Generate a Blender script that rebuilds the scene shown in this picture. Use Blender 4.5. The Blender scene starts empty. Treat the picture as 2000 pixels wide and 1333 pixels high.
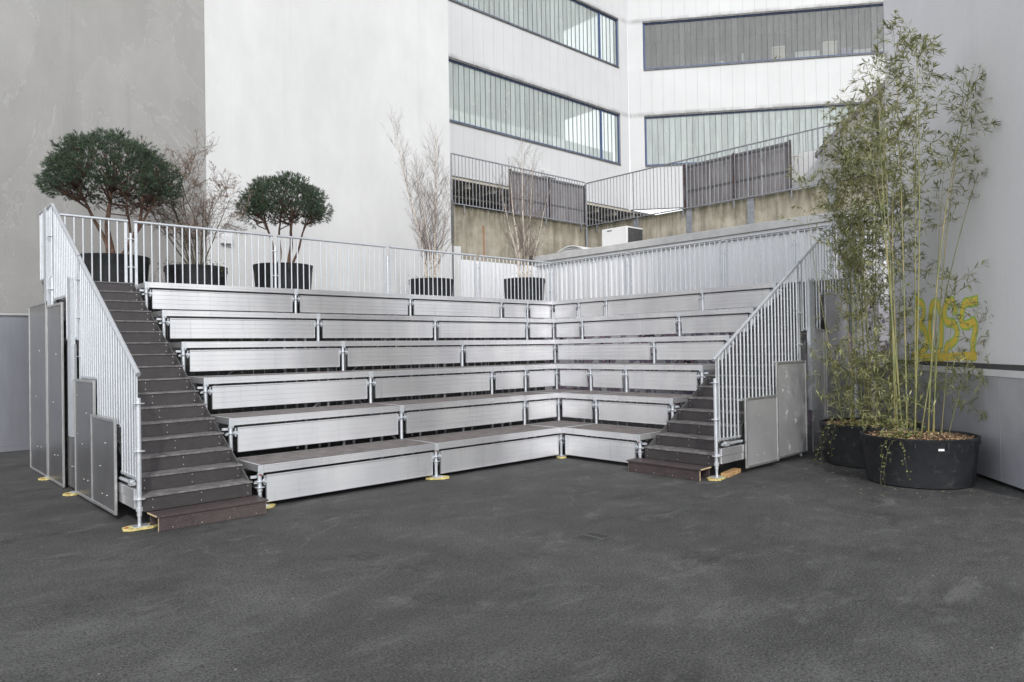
import bpy, math, random
from mathutils import Vector, Matrix
rnd = random.Random(7)
D = bpy.data
scene = bpy.context.scene
COL = scene.collection
PI = math.pi
S = 2.57 / 3          # depth of one seating row = a third of a bay
HR = 0.5              # height of one row

# ------------------------------------------------------------------ materials
def srgb(r, g, b):
    f = lambda c: (c / 255) / 12.92 if c / 255 <= 0.04045 else (((c / 255) + 0.055) / 1.055) ** 2.4
    return (f(r), f(g), f(b), 1)

class NT:
    def __init__(s, name):
        s.m = D.materials.new(name); s.m.use_nodes = True
        s.t = s.m.node_tree; s.n = s.t.nodes; s.b = s.n['Principled BSDF']; s.out = s.n['Material Output']
        s._co = None
    def new(s, t, **k):
        n = s.n.new(t)
        for a, v in k.items(): setattr(n, a, v)
        return n
    def link(s, a, b): s.t.links.new(a, b)
    def co(s, scale=(1, 1, 1), loc=(0, 0, 0), rot=(0, 0, 0)):
        if s._co is None: s._co = s.new('ShaderNodeTexCoord')
        m = s.new('ShaderNodeMapping')
        m.inputs['Scale'].default_value = scale; m.inputs['Location'].default_value = loc; m.inputs['Rotation'].default_value = rot
        s.link(s._co.outputs['Object'], m.inputs['Vector'])
        return m.outputs['Vector']
    def noise(s, sc, vec=None, detail=4, rough=.6, dist=0):
        n = s.new('ShaderNodeTexNoise'); n.inputs['Scale'].default_value = sc
        n.inputs['Detail'].default_value = detail; n.inputs['Roughness'].default_value = rough; n.inputs['Distortion'].default_value = dist
        s.link(vec if vec is not None else s.co(), n.inputs['Vector'])
        return n.outputs['Fac']
    def ramp(s, fac, stops, interp='LINEAR'):
        r = s.new('ShaderNodeValToRGB'); r.color_ramp.interpolation = interp
        e = r.color_ramp.elements
        while len(e) < len(stops): e.new(.5)
        for i, (p, c) in enumerate(stops):
            e[i].position = p
            e[i].color = c if isinstance(c, tuple) else (c, c, c, 1)
        s.link(fac, r.inputs['Fac'])
        return r.outputs['Color']
    def mix(s, fac, a, b, mode='MIX'):
        m = s.new('ShaderNodeMix', data_type='RGBA', blend_type=mode)
        for i, v in ((0, fac), (6, a), (7, b)):
            if isinstance(v, (int, float)): m.inputs[i].default_value = v
            elif isinstance(v, tuple): m.inputs[i].default_value = v
            else: s.link(v, m.inputs[i])
        return m.outputs[2]
    def math(s, op, a, b=0.0):
        m = s.new('ShaderNodeMath', operation=op)
        for i, v in ((0, a), (1, b)):
            if isinstance(v, (int, float)): m.inputs[i].default_value = v
            else: s.link(v, m.inputs[i])
        return m.outputs[0]
    def set(s, color=None, rough=None, metal=None, bump=None, bstr=.3, bdist=.01, spec=None):
        for k, v in (('Base Color', color), ('Roughness', rough), ('Metallic', metal), ('Specular IOR Level', spec)):
            if v is None: continue
            if isinstance(v, (int, float, tuple)): s.b.inputs[k].default_value = v
            else: s.link(v, s.b.inputs[k])
        if bump is not None:
            b = s.new('ShaderNodeBump'); b.inputs['Strength'].default_value = bstr; b.inputs['Distance'].default_value = bdist
            s.link(bump, b.inputs['Height']); s.link(b.outputs['Normal'], s.b.inputs['Normal'])
        return s.m

def g(v, t=(1, 1, 1)): return (v * t[0], v * t[1], v * t[2], 1)

M = {}
# brushed aluminium (extrusions and riser panels): grain runs along the profile
def object_tint(n, c, lo=.88, hi=1.06):
    oi = n.new('ShaderNodeObjectInfo')
    return n.mix(1.0, c, n.ramp(oi.outputs['Random'], [(0, g(lo)), (1, g(hi))]), 'MULTIPLY')
def object_rough(n, lo, hi):
    oi = n.new('ShaderNodeObjectInfo')
    return n.math('ADD', lo, n.math('MULTIPLY', oi.outputs['Random'], hi - lo))
n = NT('brushed_aluminium')
st = n.noise(4, n.co((.12, .12, 110)), 2)
bl = n.noise(.9, n.co((1.3, 1.3, .5)), 2)
drip = n.ramp(n.noise(1.2, n.co((11, 11, .7)), 4, .7), [(.56, 0.0), (.75, .30)])
c = n.mix(.55, n.ramp(st, [(.3, g(.74, (1, 1, 1.03))), (.7, g(.83, (1, 1, 1.03)))]), n.ramp(bl, [(.36, g(.66, (.99, 1, 1.04))), (.64, g(.90))]))
c = n.mix(drip, c, g(.42))
n.b.inputs['Anisotropic'].default_value = .85; n.b.inputs['Anisotropic Rotation'].default_value = .25
cx = n.new('ShaderNodeCombineXYZ'); cx.inputs[0].default_value = .7071; cx.inputs[1].default_value = .7071
n.link(cx.outputs[0], n.b.inputs['Tangent'])
M['alu'] = n.set(object_tint(n, c, .88, 1.04), object_rough(n, .25, .36), .72)
n = NT('aluminium_frame')
M['frame'] = n.set(n.ramp(n.noise(6), [(.3, g(.42)), (.7, g(.6))]), .38, .8)
def sheetmat(name, lo, hi, met):
    n = NT(name)
    st = n.noise(2.2, n.co((1, 1, .6)), 5)
    c = n.ramp(st, [(.3, g(lo, (1, 1, 1.03))), (.7, g(hi, (1, 1, 1.03)))])
    return n.set(object_tint(n, c, .8, 1.0), object_rough(n, .24, .34), met)
M['sheet'] = sheetmat('anodised_sheet', .52, .66, .55)
M['sheet_shaded'] = sheetmat('shaded_anodised_sheet', .19, .27, .6)  # same sheet for the left stairs, with its shade put into the colour
n = NT('galvanised_steel')
v = n.new('ShaderNodeTexVoronoi'); v.inputs['Scale'].default_value = 60; n.link(n.co(), v.inputs['Vector'])
sp = n.ramp(v.outputs['Color'], [(.2, g(.62, (.95, 1, 1.06))), (.9, g(.74, (.96, 1, 1.06)))])
M['galv'] = n.set(n.mix(.3, sp, n.ramp(n.noise(3), [(.35, g(.48, (.97, 1, 1.05))), (.65, g(.66, (.97, 1, 1.05)))])), n.ramp(n.noise(20), [(.3, .32), (.7, .5)]), .6)
n = NT('dull_dark_steel')
M['steel_dark'] = n.set(n.ramp(n.noise(14), [(.3, g(.10)), (.7, g(.2))]), .5, .6)
n = NT('film_faced_plywood')
c = n.mix(n.ramp(n.noise(14, n.co((1, 1, 2)), 7, .8), [(.5, 0.0), (.75, .4)]), n.ramp(n.noise(3, None, 5), [(.3, (.030, .027, .029, 1)), (.7, (.045, .040, .042, 1))]), (.12, .107, .11, 1))
M['ply'] = n.set(c, .42, 0, n.noise(260), .15, .002)
n = NT('worn_tread_plywood')
c = n.mix(n.ramp(n.noise(9, None, 7, .75), [(.42, 0.0), (.68, .8)]), (.10, .092, .093, 1), (.30, .285, .285, 1))
M['tread'] = n.set(c, .5, 0, n.noise(180), .2, .002)
n = NT('worn_deck_plywood')
c = n.mix(n.ramp(n.noise(6, n.co((1, 1, 1)), 8, .7), [(.42, 0.0), (.7, .8)]), (.10, .082, .078, 1), (.22, .20, .19, 1))
M['deck'] = n.set(c, .55, 0, n.noise(180), .2, .002)
n = NT('raw_wood')
M['wood'] = n.set(n.ramp(n.noise(6, n.co((1, 12, 12)), 4), [(.3, srgb(150, 112, 72)), (.7, srgb(205, 168, 120))]), .7, 0)
n = NT('yellow_paint')
M['yellow'] = n.set(n.ramp(n.noise(30), [(.35, srgb(165, 150, 95)), (.6, srgb(212, 198, 132))]), .6)
n = NT('red_plastic'); M['red'] = n.set(srgb(178, 40, 32), .4)
n = NT('black_plastic')
c = n.ramp(n.noise(2.5, n.co((1, 1, 2)), 6), [(.3, (.012, .013, .016, 1)), (.7, (.026, .027, .031, 1))])
dust = n.ramp(n.noise(6, None, 8, .8), [(.56, 0.0), (.78, .30)])
M['pot'] = n.set(n.mix(dust, c, g(.3)), n.ramp(n.noise(4), [(.3, .38), (.7, .6)]), 0, n.noise(4, n.co((1, 1, 6))), .15, .01)
n = NT('white_label'); M['white'] = n.set(g(.75), .5)
n = NT('bolt_dots'); M['bolt'] = n.set(g(.7), .3, .8)

def asphalt():
    n = NT('asphalt')
    fine = n.noise(170, None, 2, .8)
    big = n.noise(.45, n.co((1, 1, 1), rot=(0, 0, .3)), 7, .68, .8)
    mid = n.noise(2.2, n.co((.85, 1.2, 1), rot=(0, 0, .75)), 9, .78, .5)
    base = n.mix(.5, n.ramp(big, [(.34, g(.028)), (.46, g(.058)), (.56, g(.088)), (.68, g(.15))]), n.ramp(mid, [(.36, g(.026)), (.48, g(.056)), (.60, g(.095)), (.70, g(.17))]))
    base = n.mix(n.ramp(n.noise(75, None, 3, .8), [(.52, 0.0), (.64, .7)]), base, g(.21))
    base = n.mix(n.ramp(n.noise(48, n.co(loc=(5, 5, 5)), 4, .85), [(.38, .9), (.50, 0.0)]), base, g(.012))
    base = n.mix(n.ramp(fine, [(.34, .6), (.50, 0.0)]), base, g(.016))
    v = n.new('ShaderNodeTexVoronoi', feature='DISTANCE_TO_EDGE'); v.inputs['Scale'].default_value = .35
    w = n.new('ShaderNodeMix', data_type='VECTOR'); n.link(n.co(), w.inputs[4])
    nn = n.new('ShaderNodeTexNoise'); nn.inputs['Scale'].default_value = 1.6; nn.inputs['Detail'].default_value = 6
    n.link(n.co(), nn.inputs['Vector']); n.link(nn.outputs['Color'], w.inputs[5]); w.inputs[0].default_value = .35
    n.link(w.outputs[1], v.inputs['Vector'])
    cr = n.math('MULTIPLY', n.ramp(v.outputs['Distance'], [(0, 1.0), (.004, 0.0)]), n.ramp(n.noise(.8, n.co(loc=(4, 2, 0))), [(.52, 0.0), (.62, .5)]))
    base = n.mix(cr, base, g(.13))
    wet = n.ramp(n.noise(1.3, n.co((.8, 1.3, 1), loc=(7, 3, 0), rot=(0, 0, .7)), 8, .8, .3), [(.57, 0.0), (.68, .7)])
    base = n.mix(wet, base, g(.022))
    dust = n.ramp(n.noise(1.8, n.co((.7, 1.4, 1), loc=(1, 8, 0), rot=(0, 0, .9)), 9, .8, .4), [(.54, 0.0), (.72, .7)])
    base = n.mix(dust, base, g(.16))
    vd_ = n.new('ShaderNodeTexVoronoi'); vd_.inputs['Scale'].default_value = 5.5; n.link(n.co(), vd_.inputs['Vector'])
    litter = n.math('MULTIPLY', n.ramp(vd_.outputs['Distance'], [(.035, 1.0), (.05, 0.0)]), n.ramp(n.noise(1.1, n.co(loc=(3, 3, 3)), 3), [(.50, 0.0), (.56, .8)]))
    base = n.mix(litter, base, g(.32))
    n.set(base, n.ramp(mid, [(.3, .62), (.7, .85)]), 0, n.mix(.5, fine, n.noise(70, None, 3)), .8, .008, .35)
    return n.m
M['asphalt'] = asphalt()

def plaster(name, lo, hi, big=.35, stain=0.0, tint=(1, 1, 1), patch=0.0, bs=.25):
    n = NT(name)
    a = n.noise(big, None, 7, .6, .4)
    b = n.noise(1.7, n.co((1, 1, .35)), 6, .65)
    c = n.mix(.45, n.ramp(a, [(.32, g(lo, tint)), (.68, g(hi, tint))]), n.ramp(b, [(.3, g(lo, tint)), (.7, g(hi, tint))]))
    if stain:
        s_ = n.ramp(n.noise(1.1, n.co((2.2, 2.2, .12)), 6, .7), [(.55, 0.0), (.8, stain)])
        c = n.mix(s_, c, g(lo * .55, tint))
    if patch:
        p = n.ramp(n.noise(.28, n.co((1, 1, .6), loc=(3, 0, 5)), 5, .7, 1.5), [(.49, 0.0), (.5, patch)])
        c = n.mix(p, c, g(lo * .78, (1, .99, .96)))
        e = n.ramp(n.noise(.28, n.co((1, 1, .6), loc=(3, 0, 5)), 5, .7, 1.5), [(.488, 0.0), (.495, .5), (.502, 0.0)])
        c = n.mix(e, c, g(hi * 1.15))
    c = n.mix(n.ramp(n.noise(60, None, 2), [(.3, .12), (.5, 0.0)]), c, g(lo * .5, tint))
    n.set(c, .85, 0, n.mix(.4, n.noise(38, None, 5, .7), n.noise(2.2, n.co((.5, .5, 4)), 4)), bs, .012, .3)
    return n.m
M['grey_plaster'] = plaster('grey_plaster', .27, .36, .3, .30, (1, .99, .97), .12, .8)
M['white_plaster'] = plaster('white_plaster', .56, .67, .3, .16, (.99, .995, 1), 0, .4)
M['lilac_plaster'] = plaster('pale_render', .78, .88, .4, .22, (.98, .98, 1.02), 0, .35)
M['cap'] = plaster('pale_cap', .68, .78, 1, .1, (.98, .98, 1.02))
M['dark_strip'] = plaster('dark_strip', .06, .10, 2)
M['stair_conc'] = plaster('stair_concrete', .24, .36, .8, .4, (1, .985, .95))
n = NT('scuffed_cladding')
scr = n.ramp(n.noise(16, n.co((1, 1, .8)), 4, .65, 2.5), [(.56, 0.0), (.575, .5), (.60, 0.0)])
c = n.mix(scr, n.ramp(n.noise(1.5, None, 6), [(.3, g(.48, (.95, .97, 1.08))), (.7, g(.60, (.95, .97, 1.08)))]), g(.75))
M['cladding'] = n.set(c, .38, .25, n.noise(12), .05, .01)
n = NT('hoarding_sheet')
c = n.mix(n.ramp(n.noise(2, n.co((3, 3, .5)), 5), [(.3, .3), (.7, .7)]), g(.24, (.95, .98, 1.1)), g(.36, (.95, .98, 1.1)))
M['hoarding'] = n.set(c, .35, .5, n.noise(1.5, n.co((2, 2, .3))), .3, .02)
n = NT('weathered_concrete')
streak = n.noise(1.3, n.co((3.0, 3.0, .22)), 7, .7)
blot = n.noise(1.1, None, 7, .7, .5)
c = n.mix(.5, n.ramp(blot, [(.34, (.14, .125, .10, 1)), (.5, (.33, .30, .235, 1)), (.64, (.48, .45, .37, 1))]), n.ramp(streak, [(.36, (.08, .075, .06, 1)), (.49, (.33, .30, .24, 1)), (.66, (.48, .45, .40, 1))]))
zz = n.new('ShaderNodeSeparateXYZ'); n.link(n.co(), zz.inputs[0])
top = n.math('MULTIPLY', n.math('SUBTRACT', zz.outputs['Z'], 5.85), 1.5)
algae = n.math('MULTIPLY', n.math('MINIMUM', n.math('MAXIMUM', top, 0.0), 1.0), n.ramp(n.noise(2.2, n.co((3, 3, .5)), 5), [(.30, 0.1), (.55, .95)]))
c = n.mix(algae, c, (.075, .07, .04, 1))
rx = n.math('ABSOLUTE', n.math('SUBTRACT', zz.outputs['X'], 6.95))
ry = n.math('GREATER_THAN', zz.outputs['Y'], 9.9)
rmask = n.math('MULTIPLY', n.math('MULTIPLY', n.math('LESS_THAN', rx, .16), ry), n.math('LESS_THAN', zz.outputs['Z'], 5.95))
fall = n.math('MAXIMUM', n.math('SUBTRACT', 1.0, n.math('MULTIPLY', rx, 13.0)), 0.0)
c = n.mix(n.math('MULTIPLY', n.math('MULTIPLY', rmask, fall), .8), c, (.28, .11, .03, 1))
M['concrete'] = n.set(c, .9, 0, n.noise(20, None, 6, .7), .4, .015, .2)
n = NT('pale_metal_cladding')
c = n.mix(n.ramp(n.noise(.9, n.co((3, 3, .25)), 6, .7), [(.5, 0.0), (.85, .25)]), n.ramp(n.noise(.4, None, 3), [(.3, g(.52, (.98, .99, 1))), (.7, g(.58, (.98, .99, 1)))]), g(.42))
zs = n.new('ShaderNodeSeparateXYZ'); n.link(n.co(), zs.inputs[0])
for zt_ in (12.58, 16.98):
    up_ = n.math('SUBTRACT', 1.0, n.math('MULTIPLY', n.math('ABSOLUTE', n.math('SUBTRACT', zs.outputs['Z'], zt_ + .02)), 6.0))
    mk = n.math('MULTIPLY', n.math('MAXIMUM', up_, 0.0), n.ramp(n.noise(.8, n.co((1, 1, .2)), 5, .7), [(.38, .05), (.62, .75)]))
    c = n.mix(mk, c, g(.16, (1, .97, 1)))
M['clad_white'] = n.set(c, .45, 0, n.noise(5), .04, .01)
n = NT('cladding_joint'); M['joint'] = n.set(g(.40), .8)
n = NT('corrugated_white')
c = n.ramp(n.noise(.8, n.co((1, 1, .3)), 5), [(.3, g(.76, (.98, .99, 1.02))), (.7, g(.84, (.98, .99, 1.02)))])
M['corr'] = n.set(c, .5, 0)
n = NT('roof_fascia'); M['fascia'] = n.set(n.ramp(n.noise(4), [(.3, g(.52)), (.7, g(.64))]), .5, .1)
n = NT('blue_frame'); M['blue'] = n.set(n.ramp(n.noise(9), [(.3, (.03, .055, .14, 1)), (.7, (.055, .09, .21, 1))]), .5)
n = NT('dark_head_profile'); M['head'] = n.set(n.ramp(n.noise(6), [(.3, g(.07)), (.7, g(.16))]), .6, .3)
def glass(name, tr, base, tcol):
    n = NT(name)
    t = n.new('ShaderNodeBsdfTransparent'); t.inputs['Color'].default_value = tcol
    mx = n.new('ShaderNodeMixShader')
    dirt = n.ramp(n.noise(1.4, n.co((4, 4, .5)), 5), [(.3, base), (.7, tuple(min(1, x * 1.35) for x in base[:3]) + (1,))])
    gi = n.new('ShaderNodeNewGeometry'); dirt = n.mix(1.0, dirt, n.ramp(gi.outputs['Random Per Island'], [(0, g(.88)), (1, g(1.06))]), 'MULTIPLY')
    n.set(dirt, n.ramp(n.noise(3), [(.3, .14), (.7, .3)]), 0, n.noise(2.0, n.co((6, 6, .6))), .12, .02, .8)
    mx.inputs['Fac'].default_value = tr
    n.link(n.b.outputs[0], mx.inputs[1]); n.link(t.outputs[0], mx.inputs[2]); n.link(mx.outputs[0], n.out.inputs['Surface'])
    return n.m
M['glass_pale'] = glass('channel_glass_pale', .40, (.50, .56, .545, 1), (.90, .95, .93, 1))
M['glass_clear'] = glass('channel_glass_smoked', .58, (.30, .31, .31, 1), (.78, .80, .80, 1))
n = NT('room_grey'); M['room'] = n.set(g(.24, (1, .99, .97)), .8)
n = NT('room_dark'); M['room_dark'] = n.set(g(.10), .8)
n = NT('room_white'); M['room_white'] = n.set(g(.85), .6)
n = NT('weathered_boards')
c = n.mix(n.ramp(n.noise(1.2, n.co((2, 2, .5)), 7, .7), [(.45, 0.0), (.7, .6)]), n.ramp(n.noise(2.6, n.co((6, 6, .4)), 6), [(.3, (.135, .122, .125, 1)), (.7, (.25, .23, .235, 1))]), (.34, .33, .33, 1))
M['boards'] = n.set(c, .8, 0, n.noise(30, n.co((4, 4, .5))), .3, .01)
n = NT('rusty_post'); M['rust'] = n.set(n.ramp(n.noise(2), [(.4, (.07, .035, .03, 1)), (.6, (.12, .11, .11, 1))]), .7)
n = NT('grey_painted_steel'); M['rail_paint'] = n.set(n.ramp(n.noise(9), [(.3, g(.22, (.93, .98, 1.08))), (.7, g(.34, (.93, .98, 1.08)))]), .45, .35)
n = NT('ceiling_beam'); M['beam'] = n.set(n.ramp(n.noise(4), [(.3, (.40, .36, .29, 1)), (.7, (.56, .52, .44, 1))]), .8)
# foliage
def leafmat(name, a, b, rough=.5, sub=.0):
    n = NT(name)
    gm = n.new('ShaderNodeNewGeometry')
    c = n.ramp(gm.outputs['Random Per Island'], [(0, a), (.75, b), (1, tuple(min(1, x * 1.5) for x in b[:3]) + (1,))])
    n.set(c, rough, 0, spec=.4)
    if sub:
        t = n.new('ShaderNodeBsdfTranslucent'); n.link(c, t.inputs['Color'])
        mx = n.new('ShaderNodeMixShader'); mx.inputs['Fac'].default_value = sub
        n.link(n.b.outputs[0], mx.inputs[1]); n.link(t.outputs[0], mx.inputs[2]); n.link(mx.outputs[0], n.out.inputs['Surface'])
    return n.m
M['needles'] = leafmat('pine_needles', (.014, .028, .018, 1), (.070, .105, .060, 1), .6)
M['bamboo_leaf'] = leafmat('bamboo_leaves', (.13, .155, .055, 1), (.34, .34, .17, 1), .4, .3)
M['bamboo_dry'] = leafmat('dry_leaves', (.34, .32, .18, 1), (.5, .47, .32, 1), .6, .2)
M['ivy'] = leafmat('ivy_leaves', (.05, .075, .02, 1), (.16, .17, .055, 1), .5, .1)
M['buds'] = leafmat('dry_buds', (.18, .12, .10, 1), (.34, .25, .21, 1), .8)
M['culm'] = NT('bamboo_culm').set(srgb(160, 150, 82), .4)
n = NT('bamboo_culm_streaked'); M['culm'] = n.set(n.ramp(n.noise(5, n.co((1, 1, .5)), 2), [(.3, (.15, .19, .07, 1)), (.5, (.27, .27, .11, 1)), (.7, (.38, .29, .13, 1))]), .38)
n = NT('pine_bark'); M['pine_bark'] = n.set(n.ramp(n.noise(24, n.co((1, 1, .5)), 5), [(.3, (.05, .03, .022, 1)), (.7, (.19, .115, .08, 1))]), .9, 0, n.noise(30), .8, .02)
n = NT('brown_bark'); M['bark'] = n.set(n.ramp(n.noise(20, n.co((1, 1, .5)), 4), [(.3, (.05, .045, .03, 1)), (.7, (.14, .12, .085, 1))]), .9)
n = NT('birch_bark'); M['birch'] = n.set(n.ramp(n.noise(13, n.co((1, 1, 3)), 4), [(.36, (.12, .09, .075, 1)), (.44, (.58, .50, .42, 1)), (.7, (.78, .71, .64, 1))]), .8)
n = NT('birch_twig'); M['twig'] = n.set(n.ramp(n.noise(5), [(.3, (.11, .085, .075, 1)), (.7, (.20, .16, .14, 1))]), .8)
n = NT('bark_chips')
gm = n.new('ShaderNodeNewGeometry')
M['mulch'] = n.set(n.ramp(gm.outputs['Random Per Island'], [(0, (.12, .065, .035, 1)), (.5, (.42, .26, .15, 1)), (1, (.66, .48, .32, 1))]), .8)
n = NT('potting_soil'); M['soil'] = n.set(n.ramp(n.noise(40), [(.3, (.02, .015, .01, 1)), (.7, (.08, .055, .035, 1))]), .9)
n = NT('graffiti_yellow'); M['gy'] = n.set(n.mix(n.ramp(n.noise(9, None, 4), [(.42, 0.0), (.62, .5)]), srgb(255, 222, 96), srgb(228, 228, 112)), .75)
n = NT('graffiti_green'); M['gg'] = n.set(srgb(180, 222, 96), .75)
n = NT('graffiti_black'); M['gk'] = n.set(g(.03), .7)
n = NT('graffiti_lilac'); M['gl'] = n.set(n.ramp(n.noise(2.2, None, 2), [(.42, (.55, .54, .58, 1)), (.48, (.23, .20, .27, 1)), (.55, (.34, .25, .32, 1)), (.60, (.03, .03, .035, 1)), (.64, (.55, .5, .53, 1))], 'CONSTANT'), .7)

# ------------------------------------------------------------------ mesh helpers
class MB:
    def __init__(s, swap=False): s.v = []; s.f = []; s.swap = swap
    def add(s, vs, fs):
        o = len(s.v); s.v += [tuple(v) for v in vs]; s.f += [tuple(o + i for i in f) for f in fs]
    def box(s, x0, y0, z0, x1, y1, z1):
        if x0 > x1: x0, x1 = x1, x0
        if y0 > y1: y0, y1 = y1, y0
        if z0 > z1: z0, z1 = z1, z0
        s.add([(x0, y0, z0), (x1, y0, z0), (x1, y1, z0), (x0, y1, z0), (x0, y0, z1), (x1, y0, z1), (x1, y1, z1), (x0, y1, z1)],
              [(0, 3, 2, 1), (4, 5, 6, 7), (0, 1, 5, 4), (1, 2, 6, 5), (2, 3, 7, 6), (3, 0, 4, 7)])
        return s
    def obox(s, c, ax, ay, az):     # centre and three half-axis vectors
        c, ax, ay, az = map(Vector, (c, ax, ay, az))
        vs = [c + ax * i + ay * j + az * k for k in (-1, 1) for i, j in ((-1, -1), (1, -1), (1, 1), (-1, 1))]
        s.add(vs, [(0, 3, 2, 1), (4, 5, 6, 7), (0, 1, 5, 4), (1, 2, 6, 5), (2, 3, 7, 6), (3, 0, 4, 7)])
        return s
    def tube(s, pts, r, n=8, cap=True):
        pts = [Vector(p) for p in pts]
        rs = r if isinstance(r, (list, tuple)) else [r] * len(pts)
        rings = []; prev = None
        for i, p in enumerate(pts):
            t = (pts[min(i + 1, len(pts) - 1)] - pts[max(i - 1, 0)])
            if t.length < 1e-9: t = Vector((0, 0, 1))
            t.normalize()
            if prev is None:
                a = Vector((0, 0, 1)) if abs(t.z) < .9 else Vector((1, 0, 0))
                u = t.cross(a).normalized()
            else:
                u = (prev - t * prev.dot(t))
                u = u.normalized() if u.length > 1e-6 else t.orthogonal().normalized()
            prev = u; w = t.cross(u)
            rings.append([p + (u * math.cos(2 * PI * k / n) + w * math.sin(2 * PI * k / n)) * rs[i] for k in range(n)])
        vs = [v for ring in rings for v in ring]; fs = []
        for i in range(len(pts) - 1):
            for k in range(n):
                fs.append((i * n + k, i * n + (k + 1) % n, (i + 1) * n + (k + 1) % n, (i + 1) * n + k))
        if cap and n > 2:
            fs.append(tuple(range(n - 1, -1, -1))); fs.append(tuple((len(pts) - 1) * n + k for k in range(n)))
        s.add(vs, fs); return s
    def lathe(s, cx, cy, prof, n=32, sx=1, sy=1):
        vs = []; fs = []
        for r, z in prof:
            for k in range(n): a = 2 * PI * k / n; vs.append((cx + math.cos(a) * r * sx, cy + math.sin(a) * r * sy, z))
        for i in range(len(prof) - 1):
            for k in range(n): fs.append((i * n + k, i * n + (k + 1) % n, (i + 1) * n + (k + 1) % n, (i + 1) * n + k))
        s.add(vs, fs); return s
    def extr_x(s, x0, x1, prof):    # closed profile of (y, z) extruded along x
        n = len(prof)
        vs = [(x0, y, z) for y, z in prof] + [(x1, y, z) for y, z in prof]
        s.add(vs, [(i, i + n, (i + 1) % n + n, (i + 1) % n) for i in range(n)] + [tuple(range(n)), tuple(range(2 * n - 1, n - 1, -1))])
        return s
    def poly(s, pts2, f, t):        # outline through mapping f(u, v, depth), thickness t
        n = len(pts2)
        vs = [f(u, v, 0) for u, v in pts2] + [f(u, v, t) for u, v in pts2]
        s.add(vs, [tuple(range(n)), tuple(range(2 * n - 1, n - 1, -1))] + [(i, i + n, (i + 1) % n + n, (i + 1) % n) for i in range(n)])
        return s
    def fix(s): s.needfix = True; return s

def build(name, mb, mat, parent=None, smooth=False, fix=False, bevel=0):
    me = D.meshes.new(name)
    vs = mb.v; fs = mb.f
    if mb.swap:
        vs = [(y, x, z) for x, y, z in vs]; fs = [tuple(reversed(f)) for f in fs]
    off = Vector((0, 0, 0))
    if parent is not None:
        q = parent
        while q is not None: off += q.location; q = q.parent
        vs = [(v[0] - off.x, v[1] - off.y, v[2] - off.z) for v in vs]
    me.from_pydata([tuple(v) for v in vs], [], fs)
    if fix:
        import bmesh
        bm = bmesh.new(); bm.from_mesh(me); bmesh.ops.recalc_face_normals(bm, faces=bm.faces); bm.to_mesh(me); bm.free()
    me.materials.append(mat)
    if smooth:
        me.polygons.foreach_set('use_smooth', [True] * len(me.polygons))
    o = D.objects.new(name, me); COL.objects.link(o)
    if parent is not None: o.parent = parent
    if smooth == 'auto':
        md = o.modifiers.new('sm', 'EDGE_SPLIT'); md.split_angle = math.radians(35)
    if bevel:
        b = o.modifiers.new('bev', 'BEVEL'); b.width = bevel; b.segments = 1; b.limit_method = 'ANGLE'
    return o

def thing(name, label, cat, loc=(0, 0, 0), group=None):
    o = D.objects.new(name, None); COL.objects.link(o); o.location = loc; o.empty_display_size = .1
    o['label'] = label; o['category'] = cat
    if group: o['group'] = group
    return o
def tag(o, label, cat, group=None):
    o['label'] = label; o['category'] = cat
    if group: o['group'] = group
    return o
def solo(name, mb, mat, label, cat, group=None, **k):
    """a thing that is one mesh, with its origin at its base"""
    vs = [(y, x, z) for x, y, z in mb.v] if mb.swap else mb.v
    c = Vector((sum(v[0] for v in vs) / len(vs), sum(v[1] for v in vs) / len(vs), min(v[2] for v in vs)))
    class P: location = c; parent = None
    me_parent = P
    o = build_at(name, mb, mat, c, **k)
    return tag(o, label, cat, group)
def build_at(name, mb, mat, c, **k):
    m2 = MB(); m2.v = [((y, x, z) if mb.swap else (x, y, z)) for x, y, z in mb.v]; m2.v = [(x - c.x, y - c.y, z - c.z) for x, y, z in m2.v]
    m2.f = [tuple(reversed(f)) for f in mb.f] if mb.swap else mb.f
    o = build(name, m2, mat, None, **k); o.location = c
    return o
def struct(name, mb, mat, **k):
    o = build(name, mb, mat, **k); o['kind'] = 'structure'; return o

# ------------------------------------------------------------------ camera
yaw, pit, rol = .7464, .0105, -.0165
F = Vector((math.sin(yaw) * math.cos(pit), math.cos(yaw) * math.cos(pit), math.sin(pit)))
R0 = Vector((math.cos(yaw), -math.sin(yaw), 0)); U0 = R0.cross(F)
R = R0 * math.cos(rol) + U0 * math.sin(rol); U = U0 * math.cos(rol) - R0 * math.sin(rol)
cam = D.cameras.new('camera'); co = D.objects.new('camera', cam); COL.objects.link(co)
co.matrix_world = Matrix(((R.x, U.x, -F.x, -8.6812), (R.y, U.y, -F.y, -8.2093), (R.z, U.z, -F.z, 1.8255), (0, 0, 0, 1)))
cam.sensor_width = 36; cam.lens = 36 * 1401.03 / 2000; cam.clip_end = 500; cam.clip_start = .05
scene.camera = co

# ------------------------------------------------------------------ light
SUN_D = Vector((.6, 1, 0)).normalized()
EL = math.radians(38)
sun = D.lights.new('sun', 'SUN'); sun.energy = 1.05; sun.angle = math.radians(3); sun.color = (1, .97, .93)
so = D.objects.new('sun', sun); COL.objects.link(so)
dirv = Vector((SUN_D.x * math.cos(EL), SUN_D.y * math.cos(EL), -math.sin(EL)))
so.rotation_euler = dirv.to_track_quat('-Z', 'Y').to_euler(); so.location = (-5, -20, 12)
w = D.worlds.new('World'); scene.world = w; w.use_nodes = True
wt = w.node_tree; bg = wt.nodes['Background']
sky = wt.nodes.new('ShaderNodeTexSky'); sky.sky_type = 'NISHITA'; sky.sun_disc = False
sky.sun_elevation = EL; sky.sun_rotation = math.atan2(-SUN_D.x, -SUN_D.y)
sky.air_density = 1.0; sky.dust_density = 0.3; sky.ozone_density = 1.0
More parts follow.
